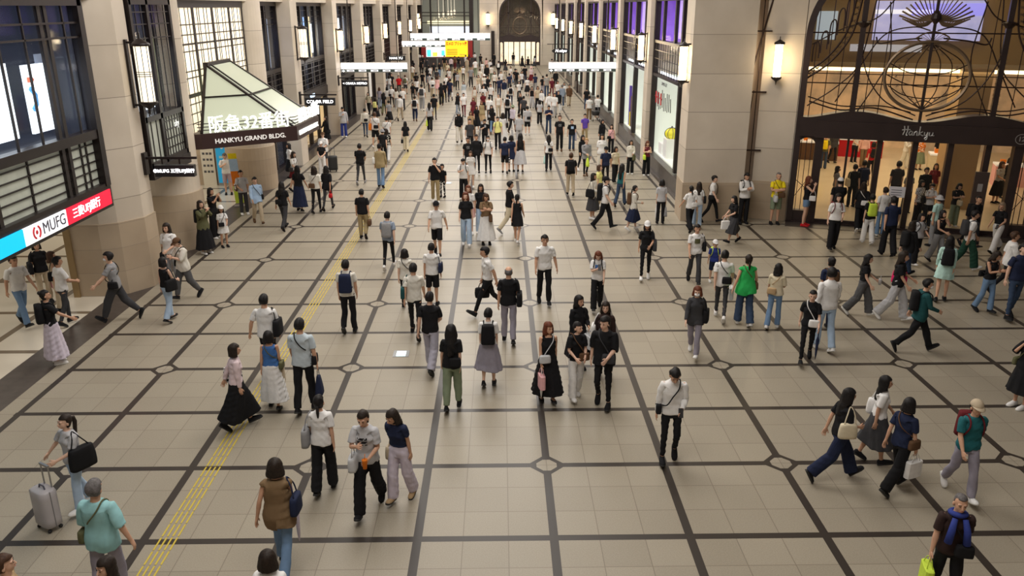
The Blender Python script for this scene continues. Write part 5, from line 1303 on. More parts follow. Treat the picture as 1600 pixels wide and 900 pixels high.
    # winged flame ornament on top
    for s in (-1, 1):
        for k in range(9):
            a = .05+k*.16; l = 1.05-.05*k; S([(c+s*.10, 6.65+.02*k), (c+s*l*.55*math.cos(a), 6.62+l*.4*math.sin(a)), (c+s*l*math.cos(a), 6.75+l*.8*math.sin(a))], .030-.002*k, mb2, 5)
            a = -.25-k*.10; l = .95-.07*k
            S([(c+s*.10, 6.62), (c+s*l*.6, 6.60+l*.45*math.sin(a)+.05), (c+s*l, 6.66+l*.35*math.sin(a)+.12)], .022, mb2, 5)
    # star sprigs
    q = random.Random(5)
    for k in range(16):
        a = 2*math.pi*k/16; x, z = c+R*.72*math.cos(a), zc+R*.62*math.sin(a)
        for b in range(3): an = b*math.pi/3+q.random(); T([(x-.06*math.cos(an), z-.06*math.sin(an)), (x+.06*math.cos(an), z+.06*math.sin(an))], .010, mb2)
    for s in (-1, 1):
        for z in np.linspace(4.0, 6.0, 14):
            x = c+s*2.03
            for b in range(2): an = q.random()*3; mb2.tube([(x-.12*math.cos(an), -.02, z-.1*math.sin(an)), (x+.12*math.cos(an), -.02, z+.1*math.sin(an))], .008, 4)
def script_hankyu(mb, x0, z0, h, r, y, hz=None):
    hz = hz or h
    """brush-script shop name drawn stroke by stroke"""
    L = [[(.05, 1.0), (.10, .5), (.02, .02)], [(.30, 1.02), (.30, .5), (.24, 0), (.32, .04)], [(-.08, .55), (.1, .60), (.48, .62)],
         [(.62, .42), (.50, .45), (.42, .2), (.50, .03), (.62, .2), (.66, .42), (.64, .05), (.72, .06)],
         [(.78, .42), (.78, .02)], [(.78, .28), (.88, .44), (.96, .38), (.96, .05), (1.04, .06)],
         [(1.14, 1.0), (1.12, .5), (1.10, .02)], [(1.34, .46), (1.14, .24), (1.34, .02), (1.40, .06)],
         [(1.46, .42), (1.48, .10), (1.60, .06), (1.68, .42)], [(1.68, .42), (1.68, -.2), (1.60, -.42), (1.52, -.25), (1.70, -.02)],
         [(1.80, .42), (1.80, .10), (1.90, .04), (2.0, .14), (2.02, .42)], [(2.02, .42), (2.02, .10), (2.12, .06)]]
    for s in L: mb.tube([(x0+p[0]*h, y, z0+p[2]*hz) for p in spline([(a, 0, b) for a, b in s], 5)], r, 5)
PORTAL = mat('portal_bronze', (.040, .026, .026), rough=.38, metal=.25, noise=.12, scale=2)
def portal(name, origin, rot, label, sc=1.0, near=True):
    t = empty(name, origin, rot); t.scale = (sc, sc, .97 if sc < 1 else 1); W = 7.45; c = W/2
    mb = MB(); xz_band(mb, arch_pts(W, 5.9, 8.6), arch_pts(W, 5.9, 8.6, r=.20), -.12, .30); mb.build('arch_frame', PORTAL, t)
    # header beam with a wavy top
    mb = MB(); xs = np.linspace(.12, W-.12, 61); top = [3.72-.16*math.cos(2*math.pi*(abs(x-c)/c)*1.0)-(.0) for x in xs]
    top = []
    for x in xs:
        u = abs(x-c)/c; top.append(3.57+.27*math.sin(math.pi*min(1, u/1.0))**2+(.12 if u > .9 else 0)*(u-.9)*10*.5)
    xz_band(mb, list(zip(xs, top)), [(x, 2.98) for x in xs], -.20, .35); mb.box(.62, W-.62, -.26, -.20, 2.95, 3.50); mb.build('header_beam', PORTAL, t)
    if near:
        mb = MB(); script_hankyu(mb, 3.26, 3.16, .43, .019, -.28, .29); mb.build('lettering', mat('letter_silver', (.55, .55, .55), rough=.35, metal=.5), t)
        mb = MB(); cx, cz = 6.62, 3.18; mb.tube([(cx+.17*math.cos(a), -.27, cz+.15*math.sin(a)) for a in np.linspace(0, 2*math.pi, 25)[:-1]], .010, 5, closed=True); nb = mb.build('number_plate', mat('plate_grey', (.33, .31, .30), rough=.4), t)
        put_text('lettering', '12', .20, MATS['plate_grey'], t, (cx, -.272, cz), (1, 0, 0), depth=.005, bold=.004)
    # posts
    mb = MB()
    for x in (.80, W-.80): mb.box(x-.13, x+.13, -.14, .28, 0, 3.05)
    for x in (2.66, 3.72, 4.75, 5.82): mb.box(x-.085, x+.085, -.06, .24, 0, 3.0)
    for x in (1.70,): mb.box(x-.035, x+.035, 0, .1, .2, 3.0)
    mb.box(.0, W, -.12, .3, 0, .06); mb.box(.12, .7, -.05, .2, 0, .42); mb.box(W-.7, W-.12, -.05, .2, 0, .42)
    for x in (.85, 1.72, 4.8, 5.78): mb.box(x-.03, x+.88, -.02, .06, 0, .16)
    mb.build('door_posts', PORTAL, t)
    mb = MB()
    for x0 in (.12, W-.70):
        P = [(x0+.29+.29*math.cos(a), 2.62+.29*math.sin(a)) for a in np.linspace(math.pi, 0, 15)]; Q = [(p[0], 3.02) for p in P]; xz_band(mb, P, Q, -.04, .2)
        for dx in (.14, .30, .46): mb.bar((x0+dx, .05, .42), (x0+dx-.02, .05, 2.85), .022)
        mb.bar((x0+.02, .05, .8), (x0+.5, .05, 1.6), .02); mb.bar((x0+.02, .05, 1.5), (x0+.5, .05, 1.1), .02)
    mb.build('sidelights', PORTAL, t)
    # upper posts with capitals
    mb = MB()
    for s in (-1, 1):
        x = c+s*2.03; mb.bar((x, 0, 3.7), (x, 0, 8.2), .17, .15); mb.lathe((x, 0, 6.42), [(0, .09), (.12, .2), (.16, .24), (.2, .1)], 12)
    mb.bar((c, 0, 3.5), (c, 0, 8.4), .085, .085); mb.lathe((c, 0, 6.55), [(0, .05), (.15, .16), (.3, .12), (.4, .05)], 12)
    mb.build('upper_posts', PORTAL, t)
    a, b = MB(), MB(); ironwork(a, b, W, 3.6, 5.9, 8.5); a.build('ironwork', IRON, t); b.build('ornament', IRON2, t)
    MB().box(.15, W-.15, .12, .135, 3.5, 8.3).build('upper_glass', CLEAR, t)
    MB().box(.15, W-.15, .10, .11, .1, 3.0).build('door_glass', CLEAR, t)
    tag(t, label, 'entrance'); return t
portal('store_entrance', EA, EROT, 'dark arched store entrance with ornate ironwork and script lettering on the right')
# dark sill in front of the doors and wall above the arch
def quad(pts, z0, z1): return MB().prism([tuple(p)[:2] for p in pts], z0, z1)
structure('trim_4', quad([EW(0, -.75, 0), EW(12, -.75, 0), EW(12, .3, 0), EW(0, .3, 0)], 0, .012), DARKST)
ARC = arch_pts(7.45, 5.9, 8.6); mb = MB(); xz_band(mb, ARC, [(p[0], 14.2) if 0 < i < len(ARC)-1 else ((-.02, 0) if i == 0 else (7.47, 0)) for i, p in enumerate(ARC)], .02, .6)
o = structure('wall_right', mb, STONE); o.location = EA; o.rotation_euler = (0, 0, EROT)
mb = quad([EW(7.47, 0, 0), EW(12, 0, 0), EW(12, .8, 0), EW(7.47, .8, 0)], 0, 14.2); structure('wall_right', mb, STONE)
# store interior
structure('floor', quad([EW(-.5, .3, 0), EW(12, .3, 0), EW(12, 18, 0), EW(-.5, 18, 0)], .0, .03), mat('store_floor', (.66, .56, .40), rough=.22, noise=.05, scale=1))
TAN = mat('store_tan', (.50, .36, .20), rough=.6)
structure('wall_right', quad([EW(-.5, 17.8, 0), EW(12, 17.8, 0), EW(12, 18, 0), EW(-.5, 18, 0)], 0, 5.2), mat('store_back', (.55, .38, .22), rough=.6, noise=.6, scale=.9, emit=.12, ecol=(1, .72, .42)))
structure('wall_right', quad([EW(-.1, .8, 0), EW(0, .8, 0), EW(-.3, 18, 0), EW(-.5, 18, 0)], 0, 5.2), TAN)
structure('wall_right', quad([EW(11.8, .3, 0), EW(12, .3, 0), EW(12, 18, 0), EW(11.8, 18, 0)], 0, 5.2), TAN)
structure('ceiling', quad([EW(-.5, 4.2, 0), EW(12, 4.2, 0), EW(12, 18, 0), EW(-.5, 18, 0)], 4.95, 5.1), mat('store_ceiling', (.50, .38, .22), rough=.7))
structure('wall_right', quad([EW(-.5, 4.6, 0), EW(12, 4.6, 0), EW(12, 4.8, 0), EW(-.5, 4.8, 0)], 5.1, 14.2), mat('atrium_tan', (.40, .27, .12), rough=.7, noise=.12, scale=.4))
structure('wall_right', quad([EW(5.35, 3.6, 0), EW(6.3, 3.6, 0), EW(6.3, 6, 0), EW(5.35, 6, 0)], 0, 5.0), mat('store_pier', (.42, .28, .14), rough=.5))
area('store_lamp', EW(3.7, 2.2, 8.6), (5, 2.4), 60, (1, .80, .50), (0, 0, EROT))
o = tag(quad([EW(.2, 4.35, 0), EW(8.4, 4.35, 0), EW(8.4, 4.42, 0), EW(.2, 4.42, 0)], 4.80, 4.92).build('cove_light', mat('cove_warm', (1, .85, .5), emit=3.2, ecol=(1, .80, .42))), 'long warm cove light inside the store above the doors', 'lamp')
t = empty('screen_reflection', EW(4.2, 4.4, 0), EROT); MB().box(-1.9, 1.6, -.06, 0, 5.9, 7.25).build('screen', mat('reflection_lilac', (.5, .5, .8), emit=.55, ecol=(.50, .50, .85), noise=.4, scale=1.5), t); MB().box(-.7, 1.6, -.08, -.06, 6.75, 7.15).build('bright_band', mat('reflection_blue', (.3, .3, .9), emit=.8, ecol=(.35, .32, .95)), t); MB().box(-1.9, 0, -.08, -.06, 6.8, 6.95).build('bright_band', mat('reflection_white', (.8, .8, .9), emit=.9), t); MB().box(-2.6, -.2, -.07, 0, 5.5, 5.75).build('caption_band', mat('reflection_dim', (.6, .6, .65), emit=.4), t); tag(t, 'lilac glowing reflection of a video screen behind the entrance ironwork', 'screen')  # emissive panels added to imitate an ad screen reflected in the glass
t = empty('screen_reflection', EW(.8, 4.4, 0), EROT); MB().box(-.45, .25, -.06, 0, 5.9, 6.9).build('screen', mat('reflection_pale', (.5, .6, .65), emit=.45, ecol=(.55, .65, .72)), t); tag(t, 'small pale screen reflection behind the left corner of the entrance ironwork', 'screen')  # second glowing panel painted in as a screen reflection
# store furniture glimpsed through the doors
for k, (s, d_, w_, c_, l_) in enumerate(((1.2, 13, 1.8, 'brown', 'brown display counter deep in the store behind the left doors'), (3.2, 14.5, 2.0, 'red', 'red display counter at the back of the store'), (6.6, 11, 1.6, 'cream', 'cream display counter in the store behind the right doors'), (9.0, 9, 2.0, 'pink', 'pink display counter at the right of the store'))):
    t = empty('display_counter', EW(s, d_, 0), EROT); MB().box(-w_/2, w_/2, -.35, .35, 0, .85).build('base', cloth(c_), t); MB().box(-w_/2, w_/2, -.38, .38, .85, .92).build('top', mat('white_paint', (.8, .8, .8)), t)
    for j in range(4): MB().box(-w_/2+.2+j*w_/4, -w_/2+.38+j*w_/4, -.1, .1, .92, 1.08+.05*(j % 2)).build('goods', cloth(('orange', 'lemon', 'rose', 'green')[j]), t)
    tag(t, l_, 'counter')
t = empty('notice_stand', EW(3.35, -.35, 0), EROT); mb = MB(); mb.lathe((0, 0, 0), [(0, .16), (.03, .16), (.04, .02), (1.15, .015)], 12); mb.build('pole', PORTAL, t); MB().box(-.24, .24, -.02, 0, 1.15, 1.5).build('sign_board', mat('notice_lilac', (.72, .70, .75), rough=.6), t)
mb = MB()
for z in (1.22, 1.30, 1.38): mb.box(-.18, .14, -.024, -.02, z, z+.02)
mb.build('print', SDK, t); tag(t, 'pale notice on a thin stand before the middle doors', 'notice')
t = empty('sign_panel', EW(5.72, -.30, 0), EROT); MB().box(-.20, .20, -.06, .06, 0, 2.12).build('panel', mat('panel_brown', (.06, .04, .035), rough=.4), t); MB().box(-.08, .06, -.064, -.06, 1.5, 1.75).build('print', MATS['plate_grey'], t); tag(t, 'dark brown upright sign panel between the doors, beside the right pair', 'sign')
# far arched entrance
portal('store_entrance', (-.78, FW+.1, 0), 0, 'arched ironwork entrance in the middle of the far wall', sc=.70, near=False)
mb = MB(); xz_band(mb, [(p[0]*.70-.78, p[1]*.97) for p in ARC], [(p[0]*.70-.78, 14.2) if 0 < i < len(ARC)-1 else ((-.96, 0) if i == 0 else (4.76, 0)) for i, p in enumerate(ARC)], FW, FW+1); structure('wall_far', mb, STONE)
structure('ceiling', MB().box(-2, 6, FW+1.2, FW+8.2, 3.15, 3.3), STONE); structure('wall_far', MB().box(-2, 6, FW+4, FW+4.2, 3.3, 10), mat('far_tan', (.30, .25, .18), rough=.7))
structure('wall_far', MB().box(-2, 6, FW+8, FW+8.2, 0, 3.15), mat('far_store', (.85, .70, .5), rough=.6, noise=.5, scale=1.2, emit=1.1, ecol=(1, .82, .60)))  # emission in this back wall stands in for the bright shop light
area('store_lamp', (2, FW+4.5, 3.05), (4, 5), 160, (1, .86, .64))
structure('wall_far', MB().box(-3.3, 9, FW+.35, FW+.9, 8.8, 14.2), STONE)
# ================================================================ everyone in the concourse
CLR.update(palesky=(.50, .57, .62), blush=(.74, .60, .63), violetgrey=(.30, .28, .34), darkteal=(.015, .075, .08), bluegrey=(.25, .30, .38))
CNAME.update(palesky='pale blue-grey', violetgrey='violet-grey', darkteal='dark teal', bluegrey='blue-grey')
# x | head y | foot y | facing | top | bottom | hair | pose | arms | bags (comma) | options
DATA = """
130|651|797|-32|tee lightgrey|jeans paledenim|pony dark|smallL|outR+frontL|tote black L big|shoe=white;more=sfR:14,saR:30,hy:-12;note=pulling a silver suitcase
144|757|-|176|oversize aqua|trousers violetgrey|short grey|smallR|outR|cross olive Ls|H=1.72
162|873|-|-30|tee white|trousers black|medium dark|stand|||H=1.56
4|867|-|120|tee tan|trousers black|short brown|stand|||H=1.66
447|721|893|176|vest mocha|jeans denim|bob dark|walkL|outL|shoulder navy R,umbrella lilac R|shoe=black
417|861|-|175|tee white|trousers black|bob dark|stand|||H=1.58
510|621|768|180|tee white|wide black|lowtail black|smallR||tote grey L|shoe=black
579|640|801|-4|tee lightgrey|wide black|tied dark|walkR|holdL+phoneR|elbowbag silver R,cup orange L|shoe=black;print=black;more=hp:14
628|635|783|-22|crop navy|wide lilac|long dark|smallR|downL|elbowbag beige R|shoe=tan;more=lean:14,hp:8,hy:-14
1044|573|723|-6|long white|slim black|short black|passR|holdL+downR|cross black Rs,phone black L|shoe=black;more=hp:26
1303|606|750|88|tee black|wide navy|long black|strideL|holdR|shoulder cream R|shoe=black
1362|591|724|78|tee white|skirt charcoal|long black|walkR||tote white L|shoe=black
1396|625|768|112|tee navy|wide black|bob black|walkL|downR|cross brown Rs,paperbag white R|shoe=black
1496|627|777|-8|tee teal|trousers violetgrey|cap beige short|walkL||backpack maroon|shoe=white
1502|777|-|-14|tee darkbrown|trousers black|shaved grey|smallL|downR|cross black Lf,paperbag lime R|H=1.60;scarf=royal
1590|516|636|-70|oversize black|skirt black|long brown|stand|faceR|cross olive Rs|shoe=white
42|401|510|64|tee white|jeans denim|short black|walkR|||shoe=black
74|377|472|40|tee black|trousers beige|bob dark|stand||tote black R,paperbag pink L|shoe=black
108|404|508|140|tee white|slim charcoal|short black|smallL|frontR||shoe=black
96|396|484|120|tank beige|trousers beige|medium brown|stand||shoulder black R|shoe=black
92|453|567|125|tee black|maxi lilac|bun black|stand|reachR|backpack black|shoe=white
189|393|502|-82|tee grey|cargo charcoal|short black|strideL|reachL|cross black Ls|shoe=black;mask=1
268|405|502|150|tank black|jeans paledenim|bob black|smallL|frontR|tote black R|shoe=sandal
273|349|446|-4|blouse white|trousers grey|long dark|stand|frontL|elbowbag black R|shoe=white
293|372|468|-34|oversize offwhite|cargo darkgrey|cap brown short|walkR|both|cross black Rs|shoe=black
411|464|-|178|tee white|slim black|short black|smallL|outL|shoulder black R big|H=1.74
431|523|637|180|tank blue|maxi white|bob black|smallL||drape beige R,cross olive Rs|shoe=sandal
480|502|643|180|tee palesky|trousers black|short black|smallR||cross black Rs,cloth_bag navy R|shoe=black
378|541|669|105|long blush|maxi black|bob dark|strideL|downR|tote check:black:white L|shoe=black
675|459|580|165|tee black|wide lavender|short black|walkL|frontR||shoe=black
708|511|640|178|tee black|cargo sage|verylong black|smallR||cross black Rb|shoe=black
764|486|604|178|tee white|skirt violetgrey|short black|passR||backpack black|g=f;shoe=black
855|506|628|10|tank black|maxi black|long auburn|smallL||cross silver Rf,paperbag pink R,umbrella white R|shoe=sandal;more=hy:20
899|506|624|16|tee black|wide white|tied black|smallR|frontR+frontL|cross brown Lf|shoe=white;more=hy:34
941|497|637|-16|oversize black|slim black|short black|passL|frontL|cross charcoal Lf|shoe=black;more=hy:-26
902|462|576|20|long black|skirt black|verylong black|stand|holdL|paperbag silver L|shoe=black;more=hy:20
942|472|588|-14|long darkbrown|wide black|long dark|stand||shoulder white R|shoe=black
1083|352|444|-6|tee white|jeans charcoal|short black|walkL||shoulder black L|shoe=black;print=olive
1113|377|440|-4|tee royal|shorts navy|cap white short|stand||backpack lime|child=1;shoe=white;g=m
1124|394|500|162|tee white|slim charcoal|short black|walkL||cross black Rb,paperbag white R|shoe=white
1160|401|509|180|tunic green|wide darkdenim|lowtail dark|smallL|outR+outL|cross brown Rs|shoe=white
1206|415|514|152|blouse cream|jeans denim|medium black|smallR|holdR|cross tan Lb,phone black R,umbrella cream R|shoe=white
1257|455|567|-18|tee black|slim black|tied black|walkR||cross white Lf,umbrella navy L|shoe=black
1284|420|548|178|long white|jeans paledenim|short black|smallL|||shoe=white
1286|399|512|178|tee navy|trousers navy|bun black|stand||backpack brown|shoe=black
1082|449|557|-22|jacket charcoal|trousers violetgrey|bob auburn|walkL||tote black L|shoe=white;mask=1
1342|399|494|52|crop black|wide darkgrey|verylong black|walkL|frontL|cup silver L|shoe=white
1394|395|502|48|tee black|wide lightgrey|verylong dark|walkL|frontL|tote hotpink L|shoe=white
1428|435|550|76|jacket darkteal|trousers black|short black|strideL|frontR|backpack black|shoe=black;mask=1
1468|372|471|156|long mint|mini mint|long black|smallR||backpack black|shoe=black
1506|331|422|80|tee white|wide darkgreen|short black|walkR||backpack charcoal|shoe=white
1536|394|489|14|tank black|jeans denim|long dark|smallL|both|cross black Rb|shoe=black;more=hy:24
1576|380|500|-2|polo navy|slim darkdenim|short black|smallR|||shoe=black
1566|364|462|66|oversize white|slim black|short brown|walkL|||shoe=black
569|299|374|176|tee black|cargo khaki|short black|passL||handbag brown R|shoe=black
609|333|421|180|tee bluegrey|slim black|short black|walkR||backpack grey|shoe=white
547|409|520|180|polo offwhite|trousers black|short black|passR||backpack navy|shoe=black
684|316|401|-4|tee white|shorts black|cap black short|walkL|outL||shoe=black
636|398|483|180|tee offwhite|slim black|bob black|smallL||cross black Rs|shoe=black
677|393|476|174|tee white|shorts black|short black|stand||shoulder navy R|shoe=black
650|414|527|178|tee offwhite|slim black|short black|walkL||shoulder darkteal L|shoe=black
729|303|385|-2|tee black|wide paledenim|verylong auburn|smallL|||shoe=white
733|290|366|6|tee white|mini rose|medium auburn|stand|||shoe=white
760|302|382|6|tee mocha|maxi white|bob brown|stand|both|elbowbag brown L|shoe=black
752|288|364|0|tee black|wide paledenim|long dark|stand|||shoe=white
762|385|493|-84|tie white|slim black|short black|strideL|downR|handbag black R big|shoe=black
795|420|536|176|tee black|trousers violetgrey|bald grey|smallL||tote black R|shoe=black
850|370|476|2|tee white|trousers black|short black|smallL|outL||shoe=black
932|392|485|-2|tee white|wide black|bob auburn|walkR|phoneR|backpack black,phone white R|shoe=black;print=blue
1007|348|438|-8|tee black|slim black|cap white medium|smallR|frontL|tote charcoal L|shoe=white;g=f
796|285|365|96|tee black|trousers cream|short black|walkL|downL|handbag black L|shoe=grey
808|306|381|158|tank black|mini black|lowtail black|walkL|||shoe=white
926|271|342|60|jacket offwhite|skirt charcoal|medium dark|stand|frontR|tote black R|shoe=white
944|278|359|72|tee white|trousers black|cap black short|walkL||backpack black x big|shoe=black
969|258|323|150|tank teal|jeans darkdenim|verylong black|walkR||paperbag white L|shoe=black
988|292|361|86|jacket offwhite|skirt navy|lowtail black|walkL|holdR|backpack brown|shoe=white
1031|281|349|178|tee lightgrey|trousers black|bob black|stand||cloth_bag grey R,umbrella white L|shoe=black
323|314|396|56|jacket olive|maxi black|long dark|stand|camera|backpack black|shoe=white
338|294|372|70|tee black|wide black|long black|stand|camera||shoe=white
352|323|386|36|tee white|mini white|cap white long|stand|frontL|cross black Rf|child=1;shoe=black;g=f
405|278|351|24|jacket sky|trousers beige|short black|walkL||cross black Ls|shoe=brown
383|272|335|26|tee lightgrey|trousers charcoal|short black|stand|frontR|shoulder flower:offwhite:brown R|shoe=white
358|239|304|16|tee white|shorts mauve|short grey|stand|phoneR||shoe=black
446|286|360|165|tee black|trousers charcoal|long black|walkL||cross black Lb|shoe=black
470|261|331|174|tee black|maxi navy|long black|smallL|outR||shoe=black
496|262|334|178|blouse offwhite|slim black|medium dark|smallR||cross brown Lb|shoe=black
514|261|329|176|oversize black|slim charcoal|medium black|walkR||handbag red R small|shoe=black
505|224|274|0|crop black|wide white|cap white short|stand|frontR+frontL||g=f;shoe=white
508|207|264|-12|oversize white|shorts charcoal|cap brown short|stand|frontL||shoe=white
455|227|278|-60|tee white|skirt black|medium black|stand||elbowbag black R|shoe=black
463|239|300|58|tee white|mini maroon|medium dark|walkL|frontR|cross charcoal Rs|shoe=black
511|183|226|-40|long black|skirt black|medium dark|stand|frontR|elbowbag black L|shoe=black
538|167|214|12|jacket lightgrey|wide royal|short black|stand|phoneR||shoe=white
572|173|215|178|long offwhite|slim darkdenim|short black|smallL||cross black Rb|shoe=black
588|175|232|176|tee white|shorts black|short brown|smallR||cross black Rb,tote orange L|shoe=white
606|183|232|178|tee white|slim black|short black|stand||cross black Lb|
606|203|254|172|tee flower:offwhite:black|wide white|medium dark|smallL|||shoe=white
600|214|256|178|tee black|trousers black|hat grey short|smallR|||shoe=black
596|227|294|178|jacket khaki|jeans denim|cap black short|smallL||shoulder white L|shoe=black
565|226|289|178|tee black|slim charcoal|short black|walkR|frontR|handbag black L small|shoe=grey
635|192|237|180|tee black|wide cream|long black|smallL||handbag black L|shoe=black
672|162|205|178|tee lightgrey|wide black|long black|smallL||cloth_bag lime L|shoe=black
681|249|318|4|tee black|trousers khaki|short black|smallL|faceL||shoe=white
692|258|308|-20|tee black|slim flower:white:black|short black|stand|faceR||child=1;shoe=black;g=m
732|215|272|2|tee black|slim charcoal|short black|stand|||shoe=black;print=grey
745|212|272|0|jacket black|slim black|short black|smallL|||shoe=black
763|214|272|0|tee white|slim black|short black|smallR||backpack black|shoe=black;mask=1
736|238|294|4|tee white|mini white|long brown|smallL|||shoe=white
725|252|311|-4|tee white|wide black|short black|stand|phoneR|backpack black|shoe=white
778|184|235|-2|polo lemon|trousers black|short black|smallL||backpack charcoal|shoe=black
758|187|234|4|tee black|trousers black|short black|stand|phoneR|phone black R|shoe=black
735|186|240|2|tee charcoal|trousers black|short black|stand||shoulder brown L|shoe=black
789|216|272|178|tee navy|shorts black|short black|smallL||handbag stripe:white:black R|shoe=black;print=grey
799|212|268|170|tee navy|mini navy|bob black|stand|||shoe=black
813|208|270|176|tank black|skirt lightgrey|verylong black|smallL||handbag black R|shoe=black
857|213|268|178|tee white|trousers black|long black|smallR||cross black Rb,cloth_bag mint L|shoe=black
891|241|306|180|tee black|trousers beige|short brown|smallL||backpack black|shoe=black
874|182|238|-2|tee black|trousers black|short brown|smallR|||shoe=brown;print=grey
893|187|235|4|tee black|jeans darkdenim|short black|stand||drape lavender L|shoe=brown;print=sky
913|180|226|4|polo purple|trousers khaki|short black|smallL|||shoe=brown
857|166|210|2|tee navy|jeans darkdenim|short black|smallL|both||shoe=black
940|191|232|30|long black|wide black|long black|stand|||shoe=black
954|200|243|-14|tank pink|trousers black|medium dark|smallL||cross black Rf|shoe=white
984|220|272|0|long offwhite|wide black|long dark|stand|frontL|elbowbag olive L big|shoe=white
1009|220|274|2|tank wine|wide black|medium auburn|stand|both|elbowbag lime R|shoe=white
945|231|291|2|tee navy|slim black|cap black short|smallL|||shoe=black
960|236|286|24|tee cream|wide black|long dark|smallR|||shoe=black
935|258|322|70|tee lemon|trousers beige|bob brown|stand|||
915|218|277|12|jacket grey|slim black|short blond|smallR|frontR|cloth_bag lime R|shoe=brown
909|213|268|24|long black|slim black|long black|smallL|||
939|210|268|0|oversize white|wide offwhite|bob black|stand|||
920|152|189|168|tee white|trousers mocha|short black|stand|frontR||
933|152|187|178|tee white|shorts black|short black|stand|both||
916|137|172|172|tee black|jeans darkdenim|short black|stand|||
1209|270|350|-4|polo yellow|shorts sage|shaved grey|stand|cross|cross brown Lf,handbag silver L|shoe=black
1160|270|349|4|long white|trousers black|short black|stand|both|backpack black|shoe=black
1110|276|349|58|tie white|slim black|short black|walkL||cross black Rs|shoe=black
1076|292|362|-165|tee white|wide black|lowtail black|walkR|outL|cross white Rb|shoe=black
1088|287|356|168|tee white|jeans paledenim|long dark|smallL||shoulder black R|shoe=white
1143|309|381|-82|tee black|skirt charcoal|long black|strideL|frontL|paperbag white L|shoe=black
1256|276|353|58|tank black|short denim|long auburn|stand|faceR|elbowbag white R small|shoe=red
1299|305|391|-4|blouse white|wide black|verylong black|smallR|frontL|backpack maroon|shoe=black
1303|278|362|170|tee black|trousers black|cap white short|stand|frontR||shoe=black
1328|257|324|178|tee black|trousers black|short black|stand||tote cream L|shoe=black
1342|251|320|176|tee navy|trousers navy|short black|stand||backpack navy|shoe=black
1340|287|362|166|oversize black|wide black|long dark|walkR||cross white Rb|shoe=white
1353|306|382|174|tee black|wide white|short black|smallL||backpack lime|shoe=white;g=f
1373|295|368|-176|tee white|jeans denim|short dark|stand||tote charcoal R|shoe=white
1384|310|401|178|polo navy|wide black|short black|smallL|||shoe=black
1412|348|434|100|jacket black|jeans darkdenim|medium dark|walkL||backpack black|shoe=black
1427|336|415|18|blouse lightgrey|wide black|bob black|smallR|frontL|backpack black|shoe=white
1460|331|410|24|tank black|wide grey|medium black|smallL|faceL+frontR||shoe=black
1455|309|384|-150|tee mint|trousers grey|hat lightgrey short|stand|reachR|shoulder grey R|shoe=black
1446|286|354|-4|tee white|wide black|short black|stand|both|shoulder black R|shoe=black;mask=1;g=f
1430|282|350|20|tee check:grey:white|trousers black|medium black|stand|||shoe=black
1438|262|330|0|oversize black|trousers black|short black|stand|||shoe=black
1394|252|326|176|tee charcoal|trousers black|short black|stand|||shoe=black
1413|266|333|10|tee grey|wide charcoal|medium dark|stand|||shoe=black
1487|286|354|0|tee black|wide sage|bob black|stand|both|handbag cream L|shoe=white
1488|250|312|4|tee sage|trousers charcoal|short black|stand||backpack black|shoe=black
1514|308|388|12|tee black|slim black|shaved black|walkL||backpack black|shoe=black
1552|316|396|-62|crop black|wide white|long ash|strideL|frontL|phone sky L|shoe=black
1554|253|318|20|tee lightgrey|skirt black|medium brown|stand|frontR|handbag sky L|shoe=black
1567|247|310|-10|tank black|skirt charcoal|bob black|stand|||shoe=black
1585|228|283|140|tee lightgrey|cargo sage|short black|walkL||backpack sage|shoe=black
1358|224|279|176|tee red|wide black|bob black|smallL||backpack black|shoe=black
1346|211|262|0|long rose|trousers mocha|short brown|smallR|||shoe=brown
1333|211|254|10|tank white|jeans black|medium black|stand|frontR|elbowbag black R|shoe=black
1299|212|256|4|jacket charcoal|slim black|short black|smallL|||shoe=black
1285|215|264|150|tee olive|jeans darkdenim|short dark|stand||backpack yellow|shoe=black
1302|260|322|60|tee grey|trousers beige|long black|stand|||shoe=black
1411|223|264|40|long white|wide offwhite|bun black|smallL|both||shoe=white
1434|222|266|0|tee flower:white:orange|skirt sage|bob black|stand|frontR||shoe=black
1462|216|268|170|tee black|trousers charcoal|short black|stand||paperbag white L|shoe=black
1453|256|318|-30|tee maroon|trousers tan|long dark|stand|frontR||shoe=black
1466|243|302|-20|long black|trousers black|medium black|stand|||shoe=black
""".strip().split('\n')
